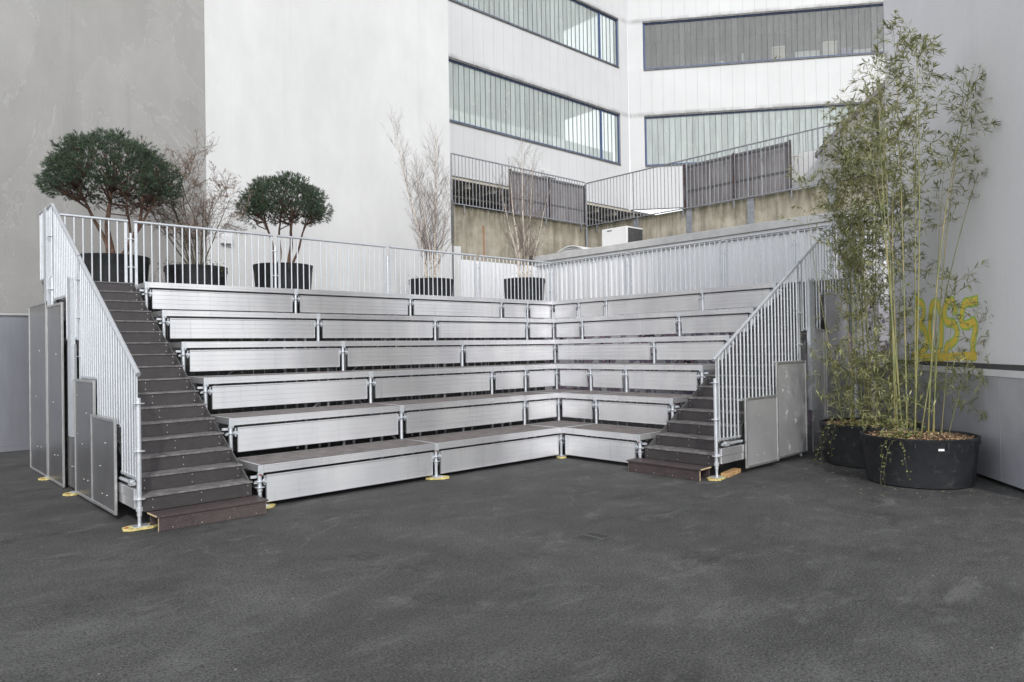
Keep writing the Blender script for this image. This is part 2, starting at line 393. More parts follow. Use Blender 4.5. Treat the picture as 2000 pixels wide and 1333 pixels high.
hs = wt.nodes.new('ShaderNodeHueSaturation'); hs.inputs['Saturation'].default_value = .12
wt.links.new(sky.outputs[0], hs.inputs['Color']); wt.links.new(hs.outputs[0], bg.inputs['Color'])
bg.inputs['Strength'].default_value = .15
scene.view_settings.view_transform = 'Standard'; scene.view_settings.look = 'None'
scene.view_settings.exposure = 0.86; scene.view_settings.gamma = 1
scene.cycles.max_bounces = 8; scene.cycles.transparent_max_bounces = 12
scene.cycles.use_denoising = True

# ------------------------------------------------------------------ ground
mb = MB(); mb.add([(-60, -60, 0), (60, -60, 0), (60, 60, 0), (-60, 60, 0)], [(0, 1, 2, 3)])
struct('ground', mb, M['asphalt'])

# ------------------------------------------------------------------ seating stands
def rows(first):
    out = []
    for k in range(6):
        nd = list(first)
        big = k // 3
        for i in range(big): nd.append(2.57 * (i + 1))
        last = 2.57 * big
        for j in range(k - 3 * big): nd.append(last + S * (j + 1))
        out.append(nd)
    return out

def grooved(y, z0, z1, n, depth=.008, th=.03):
    """front profile of an extruded panel: n flat strips between fine grooves"""
    p = [(y, z0), (y - .004, z0 + .004), (y - .004, z0 + .014), (y, z0 + .018)]
    h = (z1 - z0 - .036) / n
    for i in range(n):
        a = z0 + .018 + h * i; b = a + h
        p += [(y, a + .001), (y, b - .006)]
        if i < n - 1: p += [(y + depth, b - .005), (y + depth, b - .0005)]
    p += [(y - .004, z1 - .014), (y - .004, z1 - .004), (y, z1), (y + th, z1), (y + th, z0)]
    q = []
    for a in p:
        if not q or abs(a[0] - q[-1][0]) + abs(a[1] - q[-1][1]) > 1e-6: q.append(a)
    return q

def stand(first, swap, label, endpost):
    t = thing('seating_stand', label, 'seating stand', (0, 0, 0), 'tiered metal seating stands')
    rws = rows(first)
    for k, nd in enumerate(rws):
        y0 = k * S; z = (k + 1) * HR
        for i in range(len(nd) - 1):
            a, b = nd[i], nd[i + 1]
            # deck: aluminium frame and plywood board
            f = MB(swap)
            prof = [(y0, z - .088), (y0, z - .058), (y0 + .004, z - .056), (y0 + .004, z - .050), (y0, z - .048), (y0, z - .022),
                    (y0 + .003, z - .020), (y0 + .003, z - .012), (y0, z - .010), (y0, z), (y0 + .035, z), (y0 + .035, z - .088)]
            f.extr_x(a + .004, b - .004, prof)
            f.box(a + .004, y0 + .036, z - .085, a + .03, y0 + S - .004, z - .001)
            f.box(b - .03, y0 + .036, z - .085, b - .004, y0 + S - .004, z - .001)
            f.box(a + .03, y0 + S - .03, z - .085, b - .03, y0 + S - .004, z - .001)
            fo = build('deck', f, M['alu'], t, fix=True)
            bd = MB(swap).box(a + .031, y0 + .037, z - .014, b - .031, y0 + S - .031, z - .003)
            build('deck_board', bd, M['deck'], fo)
            # riser panel
            j = rnd.uniform(-.003, .003)
            la = .085 if k else .075; lb = .075
            if i == len(nd) - 2: lb = .07
            p = MB(swap); p.extr_x(a + la, b - lb, grooved(y0 + .012 + j, z - .435 if k else z - .442, z - .118, 4))
            po = build('riser_panel', p, M['alu'], t, fix=True)
            for xe in (a + la - .002, b - lb - .006):
                build('end_strip', MB(swap).box(xe, y0 + .007 + j, z - .43, xe + .008, y0 + .011 + j, z - .122), M['galv'], po)
        # corner board at the inner angle
        if not swap:
            c = nd[-1]
            f = MB(); f.box(c + .004, y0 + .004, z - .085, c + .03, y0 + S - .004, z - .001).box(c + S - .03, y0 + .004, z - .085, c + S - .004, y0 + S - .004, z - .001)
            f.box(c + .03, y0 + S - .03, z - .085, c + S - .03, y0 + S - .004, z - .001).box(c + .03, y0 + .004, z - .085, c + S - .03, y0 + .03, z - .001)
            fo = build('deck', f, M['alu'], t)
            build('deck_board', MB().box(c + .031, y0 + .031, z - .014, c + S - .031, y0 + S - .031, z - .003), M['deck'], fo)
        # posts
        for i, a in enumerate(nd):
            if swap and i == len(nd) - 1: continue
            yp = y0 + .03; ap = a
            if i == len(nd) - 1: ap = a + .012; yp = y0 + .03
            zb = .04
            p = MB(swap); p.tube([(ap, yp, zb), (ap, yp, z - .10 if k else z - .12)], .0242, 12)
            if k == 0: p.tube([(ap, yp, .20), (ap, yp, .225)], .033, 12)
            po = build('post', p, M['galv'], t, smooth='auto')
            cl = MB(swap)
            cl.box(ap - .032, y0 - .003, z - .10, ap + .032, y0 + .001, z + .002)          # plate over the deck joint
            cl.box(ap - .030, y0 + .0, z - .118, ap - .018, y0 + .035, z - .09).box(ap + .018, y0, z - .118, ap + .030, y0 + .035, z - .09)
            build('joint_plate', cl, M['galv'], po)
            br = MB(swap)
            for hz in ([z - .19] if k else [z - .19, z - .26]):
                br.lathe(ap, yp, [(.024, hz), (.056, hz), (.06, hz + .004), (.056, hz + .009), (.024, hz + .009)], 14)
            for sg in (-1, 1):
                if (i == 0 and sg < 0): continue
                x1 = ap + sg * .032; x2 = ap + sg * .085
                br.box(x1, yp - .012, z - .215, x2, yp - .006, z - .165)
                br.box(ap + sg * .05, yp - .02, z - .235, ap + sg * .062, yp + .01, z - .125)
                br.tube([(ap + sg * .045, yp - .03, z - .2), (ap + sg * .075, yp - .03, z - .2)], .008, 6)
            if i == 0:
                br.box(ap - .09, yp + .03, z - .15, ap - .02, yp + .06, z - .12)
                br.box(ap - .07, yp - .012, z - .21, ap - .03, yp + .012, z - .19)
            build('bracket', br, M['galv'], po)
            if k == 0:
                build('post_cap', MB(swap).tube([(ap, yp, z - .122), (ap, yp, z - .10)], .023, 10), M['red'], po)
                build('base_plate', MB(swap).box(ap - .07, yp - .07, .03, ap + .07, yp + .07, .04), M['galv'], po)
    # inner framework seen through the gaps
    for k in range(1, 7):
        for a in first + [2.57]:
            if a > (k - 1) * S + .1: continue
            p = MB(swap); yb = k * S - .12
            p.tube([(a + .1, yb, .02), (a + .1, yb, k * HR - .1)], .0242, 8)
            for zz_ in (.35, .85, 1.35, 1.85, 2.35):
                if zz_ < k * HR - .3: p.lathe(a + .1, yb, [(.024, zz_), (.06, zz_ + .004), (.024, zz_ + .01)], 10)
            build('inner_post', p, M['galv'], t)
    if not swap:
        cs = MB(); x_ = -6.3
        while x_ < 4.9: cs.box(x_, 5.21, .02, x_ + .11, 5.222, 2.78); cs.box(x_ + .112, 5.23, .02, x_ + .218, 5.242, 2.78); x_ += .22
        build('added_dark_backing', cs, M['steel_dark'], t)  # added dark backing, stands in for the shade seen through the gaps
    for a in first[:-1]:
        p = MB(swap)
        p.tube([(a + .1, .9, .3), (a + .1, 4.9, 2.4)], .02, 8)
        p.tube([(a + .1, 4.9, .3), (a + 2.5 if not swap else a + 1.5, 4.9, 2.2)], .02, 8)
        build('brace', p, M['galv'], t)
    return t
stand([-5.14, -2.57, 0.0], False, 'long wing of tiered aluminium benches facing the viewer, left of the inner corner', True)
stand([-1.58, 0.0], True, 'short wing of tiered aluminium benches running right from the inner corner', True)

# base pads under the posts: plywood painted yellow
def pad(x, y, label, rot=0.3, sc=1):
    pts = [(-.19, -.05), (-.12, -.11), (.12, -.11), (.19, -.05), (.19, .05), (.12, .11), (-.12, .11), (-.19, .05)]
    cr, sr = math.cos(rot), math.sin(rot)
    f = lambda u, v, d: (x + (u * cr - v * sr) * sc * .88, y + (u * sr + v * cr) * sc * .88, .004 + d)
    t = thing('base_pad', label, 'base pad', (x, y, 0), 'yellow pads under the stand posts')
    build('pad_board', MB().poly(pts, f, .022), M['yellow'], t, fix=True)
    build('foot_plate', MB().box(x - .075, y - .075, .0265, x + .075, y + .075, .034), M['galv'], t)
    build('red_mark', MB().poly([(-.165, -.03), (-.13, -.03), (-.13, .03), (-.165, .03)], lambda u, v, d: f(u, v, d + .0225), .0015), M['red'], t, fix=True)
pad(-5.14, .0, 'yellow pad half hidden beside the left stair bottom step', .2)
pad(-2.57, .0, 'yellow pad under the front post midway along the long bench wing', -.6)
pad(.012, .03, 'pale pad under the post at the inner corner of the benches', .8, .8)
pad(-6.44, .01, 'yellow pad under the front post of the left stair railing', -.1)
pad(-.012, -2.887, 'yellow pad under the front post of the right stair railing', .2)
pad(-6.47, 2.68, 'yellow pad peeking out between the left side sheets, nearer one')
pad(-6.47, 4.33, 'yellow pad peeking out between the left side sheets, farther one')

# ------------------------------------------------------------------ stairs
def stairs(a0, a1, swap, label):
    t = thing('stair_flight', label, 'stairs', ((a0 + a1) / 2 if not swap else 0, 0 if not swap else (a0 + a1) / 2, 0), 'dark plywood stair flights')
    for k in range(2, 19):
        y = (k - 2) * .2857; z = k / 6
        s_ = MB(swap)
        s_.box(a0 + .02, y, z - 1 / 6 + .001, a1 - .015, y + .018, z - .0185)
        so_ = build('step', s_, M['ply'], t, bevel=.002)
        build('tread', MB(swap).box(a0 + .01, y - .016, z - .018, a1 - .004, y + .2845, z), M['tread'], so_, bevel=.002)
        d = MB(swap)
        for xa in (a0 + .12, (a0 + a1) / 2 + .02, a1 - .06):
            for zb in (z - .045, z - .13):
                d.tube([(xa, y - .002, zb), (xa, y + .001, zb)], .0055, 8)
        build('screw', d, M['bolt'], so_)
    st_ = MB(swap)
    for a in (a0 + .002, a1 - .014):
        n_ = 18
        pts = [(0.02, .19)]
        for k in range(2, 19): pts += [((k - 2) * .2857 + .02, k / 6 - .2), ]
        st_.poly([(.03, .17), (.03, .30), (4.6, 2.95), (5.0, 2.95), (5.0, 2.80), (4.7, 2.70)], lambda u, v, d, a=a: (a + d, u, v), .012)
    build('stringer', st_, M['steel_dark'], t, fix=True)
    ld = MB(swap)
    sgn = a0 if not swap else a0
    ld.box(a0 - .045, .05, .20, a0 - .01, .66, .30).box(a0 - .05, .05, .306, a0 - .01, .66, .41)
    build('edge_beam', ld, M['alu'], t, bevel=.003)
    br = MB(swap)
    br.tube([(a0 - .03, .1, .46), (a0 - .03, .62, .46)], .02, 8).box(a0 - .05, .18, .43, a0, .26, .49)
    build('clamp', br, M['galv'], t)
    # top landing up to the railing line
    build('landing', MB(swap).box(a0 + .01, 4.87, 2.96, a1 - .004, 5.14, 2.999), M['deck'], t)
    # posts below the flight
    for yy in (1.3, 2.6, 3.9, 5.1):
        build('support_post', MB(swap).tube([(a1 - .08, yy, .02), (a1 - .08, yy, max(.3, (yy / .2857 + 1) / 6 - .2))], .0242, 8), M['galv'], t)
stairs(-6.44, -5.235, False, 'left flight of dark plywood steps up the long bench wing')
stairs(-2.89, -1.675, True, 'right flight of dark plywood steps beside the short bench wing')

def loose_step(pts, label):
    """box step: four ground corners (front left, front right, back right, back left)"""
    fl, fr, bk, bl = [Vector((p[0], p[1], 0)) for p in pts]
    t = thing('bottom_step', label, 'step', tuple((fl + fr + bk + bl) / 4), 'loose bottom steps')
    def slab(a, b, c, d, z0, z1, n_, m):
        mb = MB(); mb.add([(*a.xy, z0), (*b.xy, z0), (*c.xy, z0), (*d.xy, z0), (*a.xy, z1), (*b.xy, z1), (*c.xy, z1), (*d.xy, z1)],
               [(0, 3, 2, 1), (4, 5, 6, 7), (0, 1, 5, 4), (1, 2, 6, 5), (2, 3, 7, 6), (3, 0, 4, 7)]); return build(n_, mb, m, t, bevel=.0015)
    inn = (bl - fl).normalized(); al = (fr - fl).normalized()
    slab(fl - inn * .02 - al * .02, fr - inn * .02 + al * .02, bk + al * .02, bl - al * .02, .148, .167, 'tread', M['ply2'])
    slab(fl, fr, fr + inn * .02, fl + inn * .02, .002, .1475, 'front_board', M['ply2'])
    slab(bl - inn * .03, bk - inn * .03, bk - inn * .01, bl - inn * .01, .002, .1475, 'back_board', M['ply2'])
    mb = MB()
    for e, sg in ((fl, -1), (fr, 1)):
        c = e + inn * .01 + al * sg * .001
        mb.obox((c.x, c.y, .075), al * .0008, inn * .009, (0, 0, .072))
        c2 = e + inn * ((bl - fl).length / 2) + al * sg * .0205 
        mb.obox((c2.x, c2.y, .1575), al * .0008, inn * ((bl - fl).length / 2), (0, 0, .0085))
    build('cut_edge', mb, M['ply_edge'], t)
    mb = MB()
    for q in (.12, .38, .64, .9):
        c = fl + (fr - fl) * q - inn * .001
        mb.tube([(c.x, c.y, .03), (c.x - inn.x * .003, c.y - inn.y * .003, .03)], .0055, 8)
    build('screw', mb, M['bolt'], t)
n = NT('reddish_film_plywood')
M['ply2'] = n.set(n.mix(n.ramp(n.noise(60, None, 3), [(.5, 0.0), (.75, .4)]), n.ramp(n.noise(3, None, 5), [(.3, (.040, .029, .030, 1)), (.7, (.068, .050, .050, 1))]), (.2, .17, .165, 1)), .45, 0, n.noise(200), .2, .002)
M['ply_edge'] = NT('plywood_edge').set(srgb(196, 174, 140), .7)
loose_step([(-6.35, -.30), (-5.23, -.34), (-5.22, .0 - .02), (-6.36, -.02)], 'loose dark box step at the foot of the left stairs')
loose_step([(-.31, -1.62), (-.31, -2.82), (-.02, -2.80), (-.02, -1.60)], 'loose dark box step at the foot of the right stairs')
solo('wood_block', MB().obox((.42, -2.86, .03), (.25, .05, 0), (-.012, .055, 0), (0, 0, .028)), M['wood'], 'short plank of pale wood on the ground behind the right railing post', 'plank', fix=True, bevel=.003)

# ------------------------------------------------------------------ stair railings and side sheets (a along depth; plane at p)
def flight_rail(P, out, swap, side):
    """P: plane coordinate of the railing; out: +-1 direction away from the stairs"""
    X = lambda a, d, z: (P + out * d, a, z)
    where = 'left' if not swap else 'right'
    zr = lambda a: 1.62 + (a + .05) * .585
    spec = [('lower', -.05, 2.50, [(0.03, .62, .53), (.62, 1.66, 1.04), (1.66, 2.48, 1.55)]),
            ('upper', 2.53, 4.10, [(2.60, 3.30, 2.06), (3.30, 4.08, 2.66)])]
    for nm, a0, a1, segs in spec:
        t = thing('stair_railing', f'{nm} sloping section of galvanised railing on the {where} stairs', 'railing', X((a0 + a1) / 2, 0, 0), 'sloping railings on the stairs')
        build('handrail', MB(swap).tube([X(a0, 0, zr(a0)), X(a1, 0, zr(a1))], .0242, 12), M['galv'], t, smooth='auto')
        for b0, b1, zb in segs:
            build('bottom_bar', MB(swap).box(P - .012, b0, zb - .012, P + .012, b1, zb + .012), M['galv'], t)
            nb = max(2, round((b1 - b0) / .105))
            for i in range(nb):
                a = b0 + (i + .5) * (b1 - b0) / nb
                build('baluster', MB(swap).tube([X(a, 0, zb - .02), X(a, 0, zr(a))], .0125, 8, False), M['galv'], t, smooth=True)
        for a, zb in ((segs[0][0], segs[0][2]), (segs[-1][1], segs[-1][2])):
            build('end_post', MB(swap).box(P - .007, a - .022, zb - .03, P + .007, a + .022, zr(a) - .01), M['galv'], t)
    t = thing('level_railing', f'short level railing at the top of the {where} stairs', 'railing', X(4.62, 0, 3), 'top railings of the stairs')
    build('handrail', MB(swap).tube([X(4.08, 0, zr(4.08) + .01), X(4.16, 0, 4.07), X(5.14, 0, 4.07)], .0242, 12), M['galv'], t, smooth='auto')
    build('bottom_bar', MB(swap).box(P - .012, 4.2, 3.0, P + .012, 5.1, 3.024), M['galv'], t)
    for i in range(8):
        a = 4.22 + i * .12
        build('baluster', MB(swap).tube([X(a, 0, 3.0), X(a, 0, 4.07)], .0125, 8, False), M['galv'], t, smooth=True)
    # scaffold posts of the railing
    for i, (a, z0, z1, ros, wd) in enumerate([(0.0, .034, 1.37, (.307, .807, 1.307), 'front'), (2.50, .03, 2.92, (.81, 1.31, 1.81, 2.31, 2.81), 'middle'), (4.25, .03, 3.95, (.81, 1.81, 2.81, 3.6), 'rear')]):
        t = thing('railing_post', f'{wd} galvanised scaffold post of the {where} stair railing', 'post', X(a, .03, 0), 'scaffold posts of the stair railings')
        q = -.01
        m_ = MB(swap).tube([X(a, q, z0 + .1), X(a, q, z1)], .0242, 14)
        m_.tube([X(a, q, z0), X(a, q, z0 + .15)], .018, 12)
        m_.tube([X(a, q, z0 + .15), X(a, q, z0 + .19)], .034, 8)
        build('tube', m_, M['galv'], t, smooth='auto')
        for rz in ros:
            r_ = MB(swap); c = X(a, q, 0)
            r_.lathe(c[0], c[1], [(.024, rz), (.058, rz), (.062, rz + .0045), (.058, rz + .009), (.024, rz + .009)], 18)
            r_.box(c[0] - .012, c[1] + .03, rz - .02, c[0] + .012, c[1] + .075, rz + .03)
            build('rosette', r_, M['galv'], t)
    # tall galvanised channels
    for (a, z0, z1, wd) in ([(2.86, .75, 2.90, 'nearer'), (4.42, 2.0, 4.05, 'farther')]):
        m_ = MB(swap); d0, d1 = .05, .056
        x0, x1 = P + out * d0, P + out * d1
        m_.poly([(a - .09, z0), (a + .09, z0), (a + .09, z1), (a - .09, z1 - .05 if a < 3 else z1)], lambda u, v, d: (x0 + out * d, u, v), .006)
        m_.box(P + out * .0, a - .09, z0, x0, a - .084, z1 - .06).box(P + out * .0, a + .084, z0, x0, a + .09, z1 - .01)
        o = solo('steel_channel', m_, M['galv'], f'{wd} tall galvanised steel channel on the outside of the {where} stairs', 'channel', 'tall channels outside the stairs', fix=True)
    # side sheets: framed aluminium panels
    if not swap:
        sheets = [(.60, 1.66, .055, 1.115, .052, 'lowest framed grey sheet'), (1.60, 2.62, .03, 1.525, .030, 'second framed grey sheet'), (2.62, 3.24, .03, 2.0, .0, 'narrow unframed recessed sheet'),
                  (3.25, 4.29, .0, 2.57, .045, 'tall framed sheet'), (4.33, 5.70, .0, 2.65, .045, 'rearmost and tallest framed sheet')]
    else:
        sheets = [(.65, 1.61, .07, 1.065, .052, 'lowest framed shiny sheet'), (1.62, 2.62, .09, 1.555, .030, 'second framed sheet with pale handprint smudges'), (2.84, 3.33, .06, 2.06, .02, 'narrow sheet behind the channel'),
                  (3.34, 4.26, .0, 2.69, .045, 'tall sheet half behind the bamboo'), (4.5, 5.7, .0, 2.75, .02, 'rearmost sheet behind the bamboo')]
    for (a0, a1, z0, z1, off, wd) in sheets:
        z0 = max(z0, .012)
        o0 = off + .01
        t = thing('side_sheet', f'{wd} closing the outer side of the {where} stairs', 'panel', X((a0 + a1) / 2, o0, z0), 'aluminium sheets closing the stair sides')
        build('sheet', MB(swap).box(P + out * o0, a0 + .02, z0 + .02, P + out * (o0 + .004), a1 - .02, z1 - .02), M['sheet' if swap else 'sheet_shaded'], t)
        if 'unframed' not in wd:
            f_ = MB(swap); fw = .035; e0, e1 = P + out * (o0 - .014), P + out * (o0 + .014)
            f_.box(e0, a0, z0, e1, a0 + fw, z1).box(e0, a1 - fw, z0, e1, a1, z1)
            f_.box(e0, a0 + fw, z0, e1, a1 - fw, z0 + fw).box(e0, a0 + fw, z1 - fw, e1, a1 - fw, z1)
            build('frame', f_, M['frame'], t, bevel=.004)
        d = MB(swap)
        for (fa, fz) in ((.35, .16), (.55, .155), (.62, .45), (.4, .72)):
            aa = a0 + (a1 - a0) * fa; zz_ = z0 + (z1 - z0) * fz
            d.tube([X(aa, o0 + .003, zz_), X(aa, o0 + .009, zz_)], .009, 8)
        build('rivet', d, M['bolt'], t)
        if 'handprint' in wd:
            for q, (fa, fz) in enumerate(((.32, .87), (.40, .68), (.30, .46), (.62, .38), (.38, .1), (.2, .72))):
                sm = MB(swap); aa = a0 + (a1 - a0) * fa; zz_ = z0 + (z1 - z0) * fz
                for _ in range(26):
                    th = rnd.uniform(0, 2 * PI); rr = abs(rnd.gauss(0, .035)) * (1 if q < 4 else .5); rr2 = rnd.uniform(.003, .011)
                    ca, cz = aa + math.cos(th) * rr, zz_ + math.sin(th) * rr * 1.6
                    pts = [(ca + math.cos(2 * PI * j / 7) * rr2 * rnd.uniform(.5, 1.4), cz + math.sin(2 * PI * j / 7) * rr2 * rnd.uniform(.6, 1.8)) for j in range(7)]
                    sm.add([X(u, o0 + .0048 + .0003 * (_ % 3), v) for u, v in pts], [tuple(range(7))])
                build('smudge', sm, M['white'], t)
flight_rail(-6.46, -1, False, 'l')
flight_rail(-2.90, -1, True, 'r')
solo('thick_post', MB().tube([(4.42, -2.99, .01), (4.42, -2.99, 3.95)], .055, 16), M['galv'], 'thick galvanised upright behind the bamboo at the top of the right stairs', 'post', smooth='auto')

# ------------------------------------------------------------------ back railing of the stands
def railing(p, q, label, zt=4.10, zb=2.96, gap=.045):
    p, q = Vector(p), Vector(q); d = (q - p).normalized(); L_ = (q - p).length
    a = p + d * gap; b = q - d * gap
    t = thing('back_railing', label, 'railing', (*((p + q) / 2).xy, zb), 'galvanised railing panels behind the benches')
    build('handrail', MB().tube([(a.x - d.x * .0, a.y - d.y * .0, zt), (b.x, b.y, zt)], .0242, 12), M['galv'], t, smooth='auto')
    build('bottom_bar', MB().obox((*((a + b) / 2).xy, zb), (*(d * (L_ / 2 - gap)).xy, 0), (-d.y * .012, d.x * .012, 0), (0, 0, .012)), M['galv'], t)
    for e, sg in ((a, 1), (b, -1)):
        c = e + d * sg * .035
        build('end_post', MB().obox((c.x, c.y, (zt + zb) / 2 - .01), (*(d * .022).xy, 0), (-d.y * .006, d.x * .006, 0), (0, 0, (zt - zb) / 2 - .01)), M['galv'], t)
    n_ = max(3, round((L_ - .2) / .125))
    for i in range(1, n_):
        c = a + d * (.035 + (L_ - 2 * gap - .07) * i / n_)
        build('baluster', MB().tube([(c.x, c.y, zb), (c.x, c.y, zt - .01)], .0125, 8, False), M['galv'], t, smooth=True)
def coupling(x, y, label, dx, dy):
    t = thing('coupling_post', label, 'post', (x, y, 2.6), 'short posts joining the back railing panels')
    build('tube', MB().tube([(x, y, 2.6), (x, y, 3.90)], .0242, 12), M['galv'], t, smooth='auto')
    for z in (3.80, 3.32):
        c = MB().lathe(x, y, [(.024, z - .006), (.042, z - .006), (.042, z + .012), (.024, z + .012)], 12)
        c.obox((x, y, z), (dx * .085 + dy * .006, dy * .085 + dx * .006, 0), (-dy * .006 + dx * 0, dx * .006, 0), (0, 0, .008))
        for sg in (-1, 1):
            c.obox((x + dx * .075 * sg, y + dy * .075 * sg, z), (dx * .008, dy * .008, 0), (-dy * .02, dx * .02, 0), (0, 0, .03 if z < 3.5 else .012))
        build('clamp', c, M['galv'], t)
yr = 5.15
xs = [-6.44, -5.14, -2.57, 0, 2.57, 5.15]
nm = ['at the head of the left stairs', 'in front of the large pine and leafless shrub', 'in front of the smaller pine', 'in front of the left birch', 'in front of the right birch, ending at the corner']
for i in range(5): railing((xs[i], yr, 0), (xs[i + 1], yr, 0), f'upright-bar railing panel {nm[i]}')
nm = ['beside the large pine', 'beside the smaller pine', 'between smaller pine and left birch', 'between the two birch planters', 'at the inner corner of the back railing']
for x, l in zip(xs[1:], nm): coupling(x if x < 5 else 5.13, yr if x < 5 else 5.13, f'short clamped tube joining railing panels {l}', 1, 0)
ys = [5.15, 2.57, 0, -1.58, -2.90]
nm = ['next to the corner, before the white corrugated wall', 'in the middle of the short wing, under the cooling unit', 'above the right end of the short wing', 'at the head of the right stairs']
for i in range(4): railing((5.15, ys[i], 0), (5.15, ys[i + 1], 0), f'upright-bar railing panel {nm[i]}')
nm = ['first from the corner on the short wing', 'second from the corner on the short wing', 'nearest the right stairs']
for y, l in zip(ys[1:4], nm): coupling(5.15, y, f'short clamped tube joining railing panels, {l}', 0, 1)

# rear deck that carries the planters
t = thing('rear_deck', 'brown plywood deck behind the benches carrying the planters', 'deck')
build('deck_board', MB().box(-6.0, 5.26, 2.86, 6.3, 6.9, 2.90), M['deck'], t)
build('edge_profile', MB().box(-6.04, 5.25, 2.80, -6.002, 6.9, 2.91), M['alu'], t)
for x in (-5.9, -3.9, -1.3, 1.3, 3.9, 6.2):
    for y in (5.5, 6.8): build('support_post', MB().tube([(x, y, .01), (x, y, 2.85)], .0242, 8), M['galv'], t)

# ------------------------------------------------------------------ planters
def planter(x, y, z0, r, h, label, soilm, lugs=12):
    t = thing('planter', label, 'planter', (x, y, z0), 'round black plastic planters')
    rb = r * .90
    prof = [(rb * .96, z0 + .002), (rb, z0 + .015), (rb + (r - rb) * .85, z0 + h - .05), (r * .99, z0 + h - .045), (r * 1.005, z0 + h - .004), (r * .99, z0 + h),
            (r * .965, z0 + h), (r * .955, z0 + h - .012), (r * .93, z0 + h - .16)]
    build('tub', MB().lathe(x, y, prof, 56), M['pot'], t, smooth='auto', fix=False)
    lg = MB()
    for i in range(lugs):
        a = 2 * PI * (i + .5) / lugs
        rr = r * .985
        lg.obox((x + math.cos(a) * rr, y + math.sin(a) * rr, z0 + h - .075), (math.cos(a) * .012, math.sin(a) * .012, 0), (-math.sin(a) * .006, math.cos(a) * .006, 0), (0, 0, .035))
    build('lug', lg, M['pot'], t)
    so_ = MB(); n_ = 28; vs = [(x, y, z0 + h - .01)]
    for ring in (.5, 1):
        for i in range(n_):
            a = 2 * PI * i / n_; vs.append((x + math.cos(a) * r * .945 * ring, y + math.sin(a) * r * .945 * ring, z0 + h - (.02 if ring < 1 else .055) + rnd.uniform(-.008, .008)))
    fs = [(0, 1 + i, 1 + (i + 1) % n_) for i in range(n_)] + [(1 + i, 1 + n_ + i, 1 + n_ + (i + 1) % n_, 1 + (i + 1) % n_) for i in range(n_)]
    so_.add(vs, fs)
    build('soil', so_, M['soil'], t, smooth=True)
    if soilm:
        ch = MB()
        for _ in range(1500):
            a = rnd.uniform(0, 2 * PI); q = math.sqrt(rnd.random()) * r * .93
            zc = z0 + h - .008 - .04 * (q / r) ** 2 + rnd.uniform(-.004, .014)
            c = Vector((x + math.cos(a) * q, y + math.sin(a) * q, zc))
            u = Vector((rnd.gauss(0, 1), rnd.gauss(0, 1), rnd.gauss(0, .35))).normalized(); v_ = u.cross(Vector((rnd.gauss(0, .4), rnd.gauss(0, .4), 1))).normalized()
            l_, w_ = rnd.uniform(.008, .026), rnd.uniform(.004, .012)
            ch.add([c - u * l_ - v_ * w_, c + u * l_ - v_ * w_, c + u * l_ * .9 + v_ * w_, c - u * l_ * .8 + v_ * w_], [(0, 1, 2, 3)])
        o = build('bark_mulch', ch, M['mulch'], t); o['kind'] = 'stuff'
    return t
P1 = (1.63, -4.89); P2 = (2.70, -3.86)
t = planter(*P1, 0.0, .69, .62, 'big round black planter with bark mulch, nearest the viewer, by the low grey wall', True)
# small white sticker on the rim
vd = Vector((-.952 + .30, -.307 - .22, 0)).normalized()
c = Vector((P1[0], P1[1], .50)) + vd * .672
sd = Vector((-vd.y, vd.x, 0))
build('sticker', MB().obox(c, sd * .034, vd * .004, (0, 0, .013)), M['white'], t)
planter(*P2, 0.0, .69, .62, 'big black planter behind and left of the nearest one, touching the right stairs', True)
PB = [(-5.2, 6.05, .60, .68, 'black planter of the large umbrella pine behind the left stairs'), (-3.72, 6.15, .57, .60, 'black planter of the leafless shrub between the pines'),
      (-2.02, 5.98, .60, .73, 'black planter of the smaller umbrella pine'), (1.80, 6.0, .55, .64, 'black planter of the left birch by the white wall end'),
      (4.95, 6.0, .58, .82, 'black planter of the right birch before the white sheet wall')]
for x, y, r, h, l in PB: planter(x, y, 2.90, r, h, l, False)

# ------------------------------------------------------------------ plants
def rv(s=1): return Vector((rnd.gauss(0, s), rnd.gauss(0, s), rnd.gauss(0, s)))

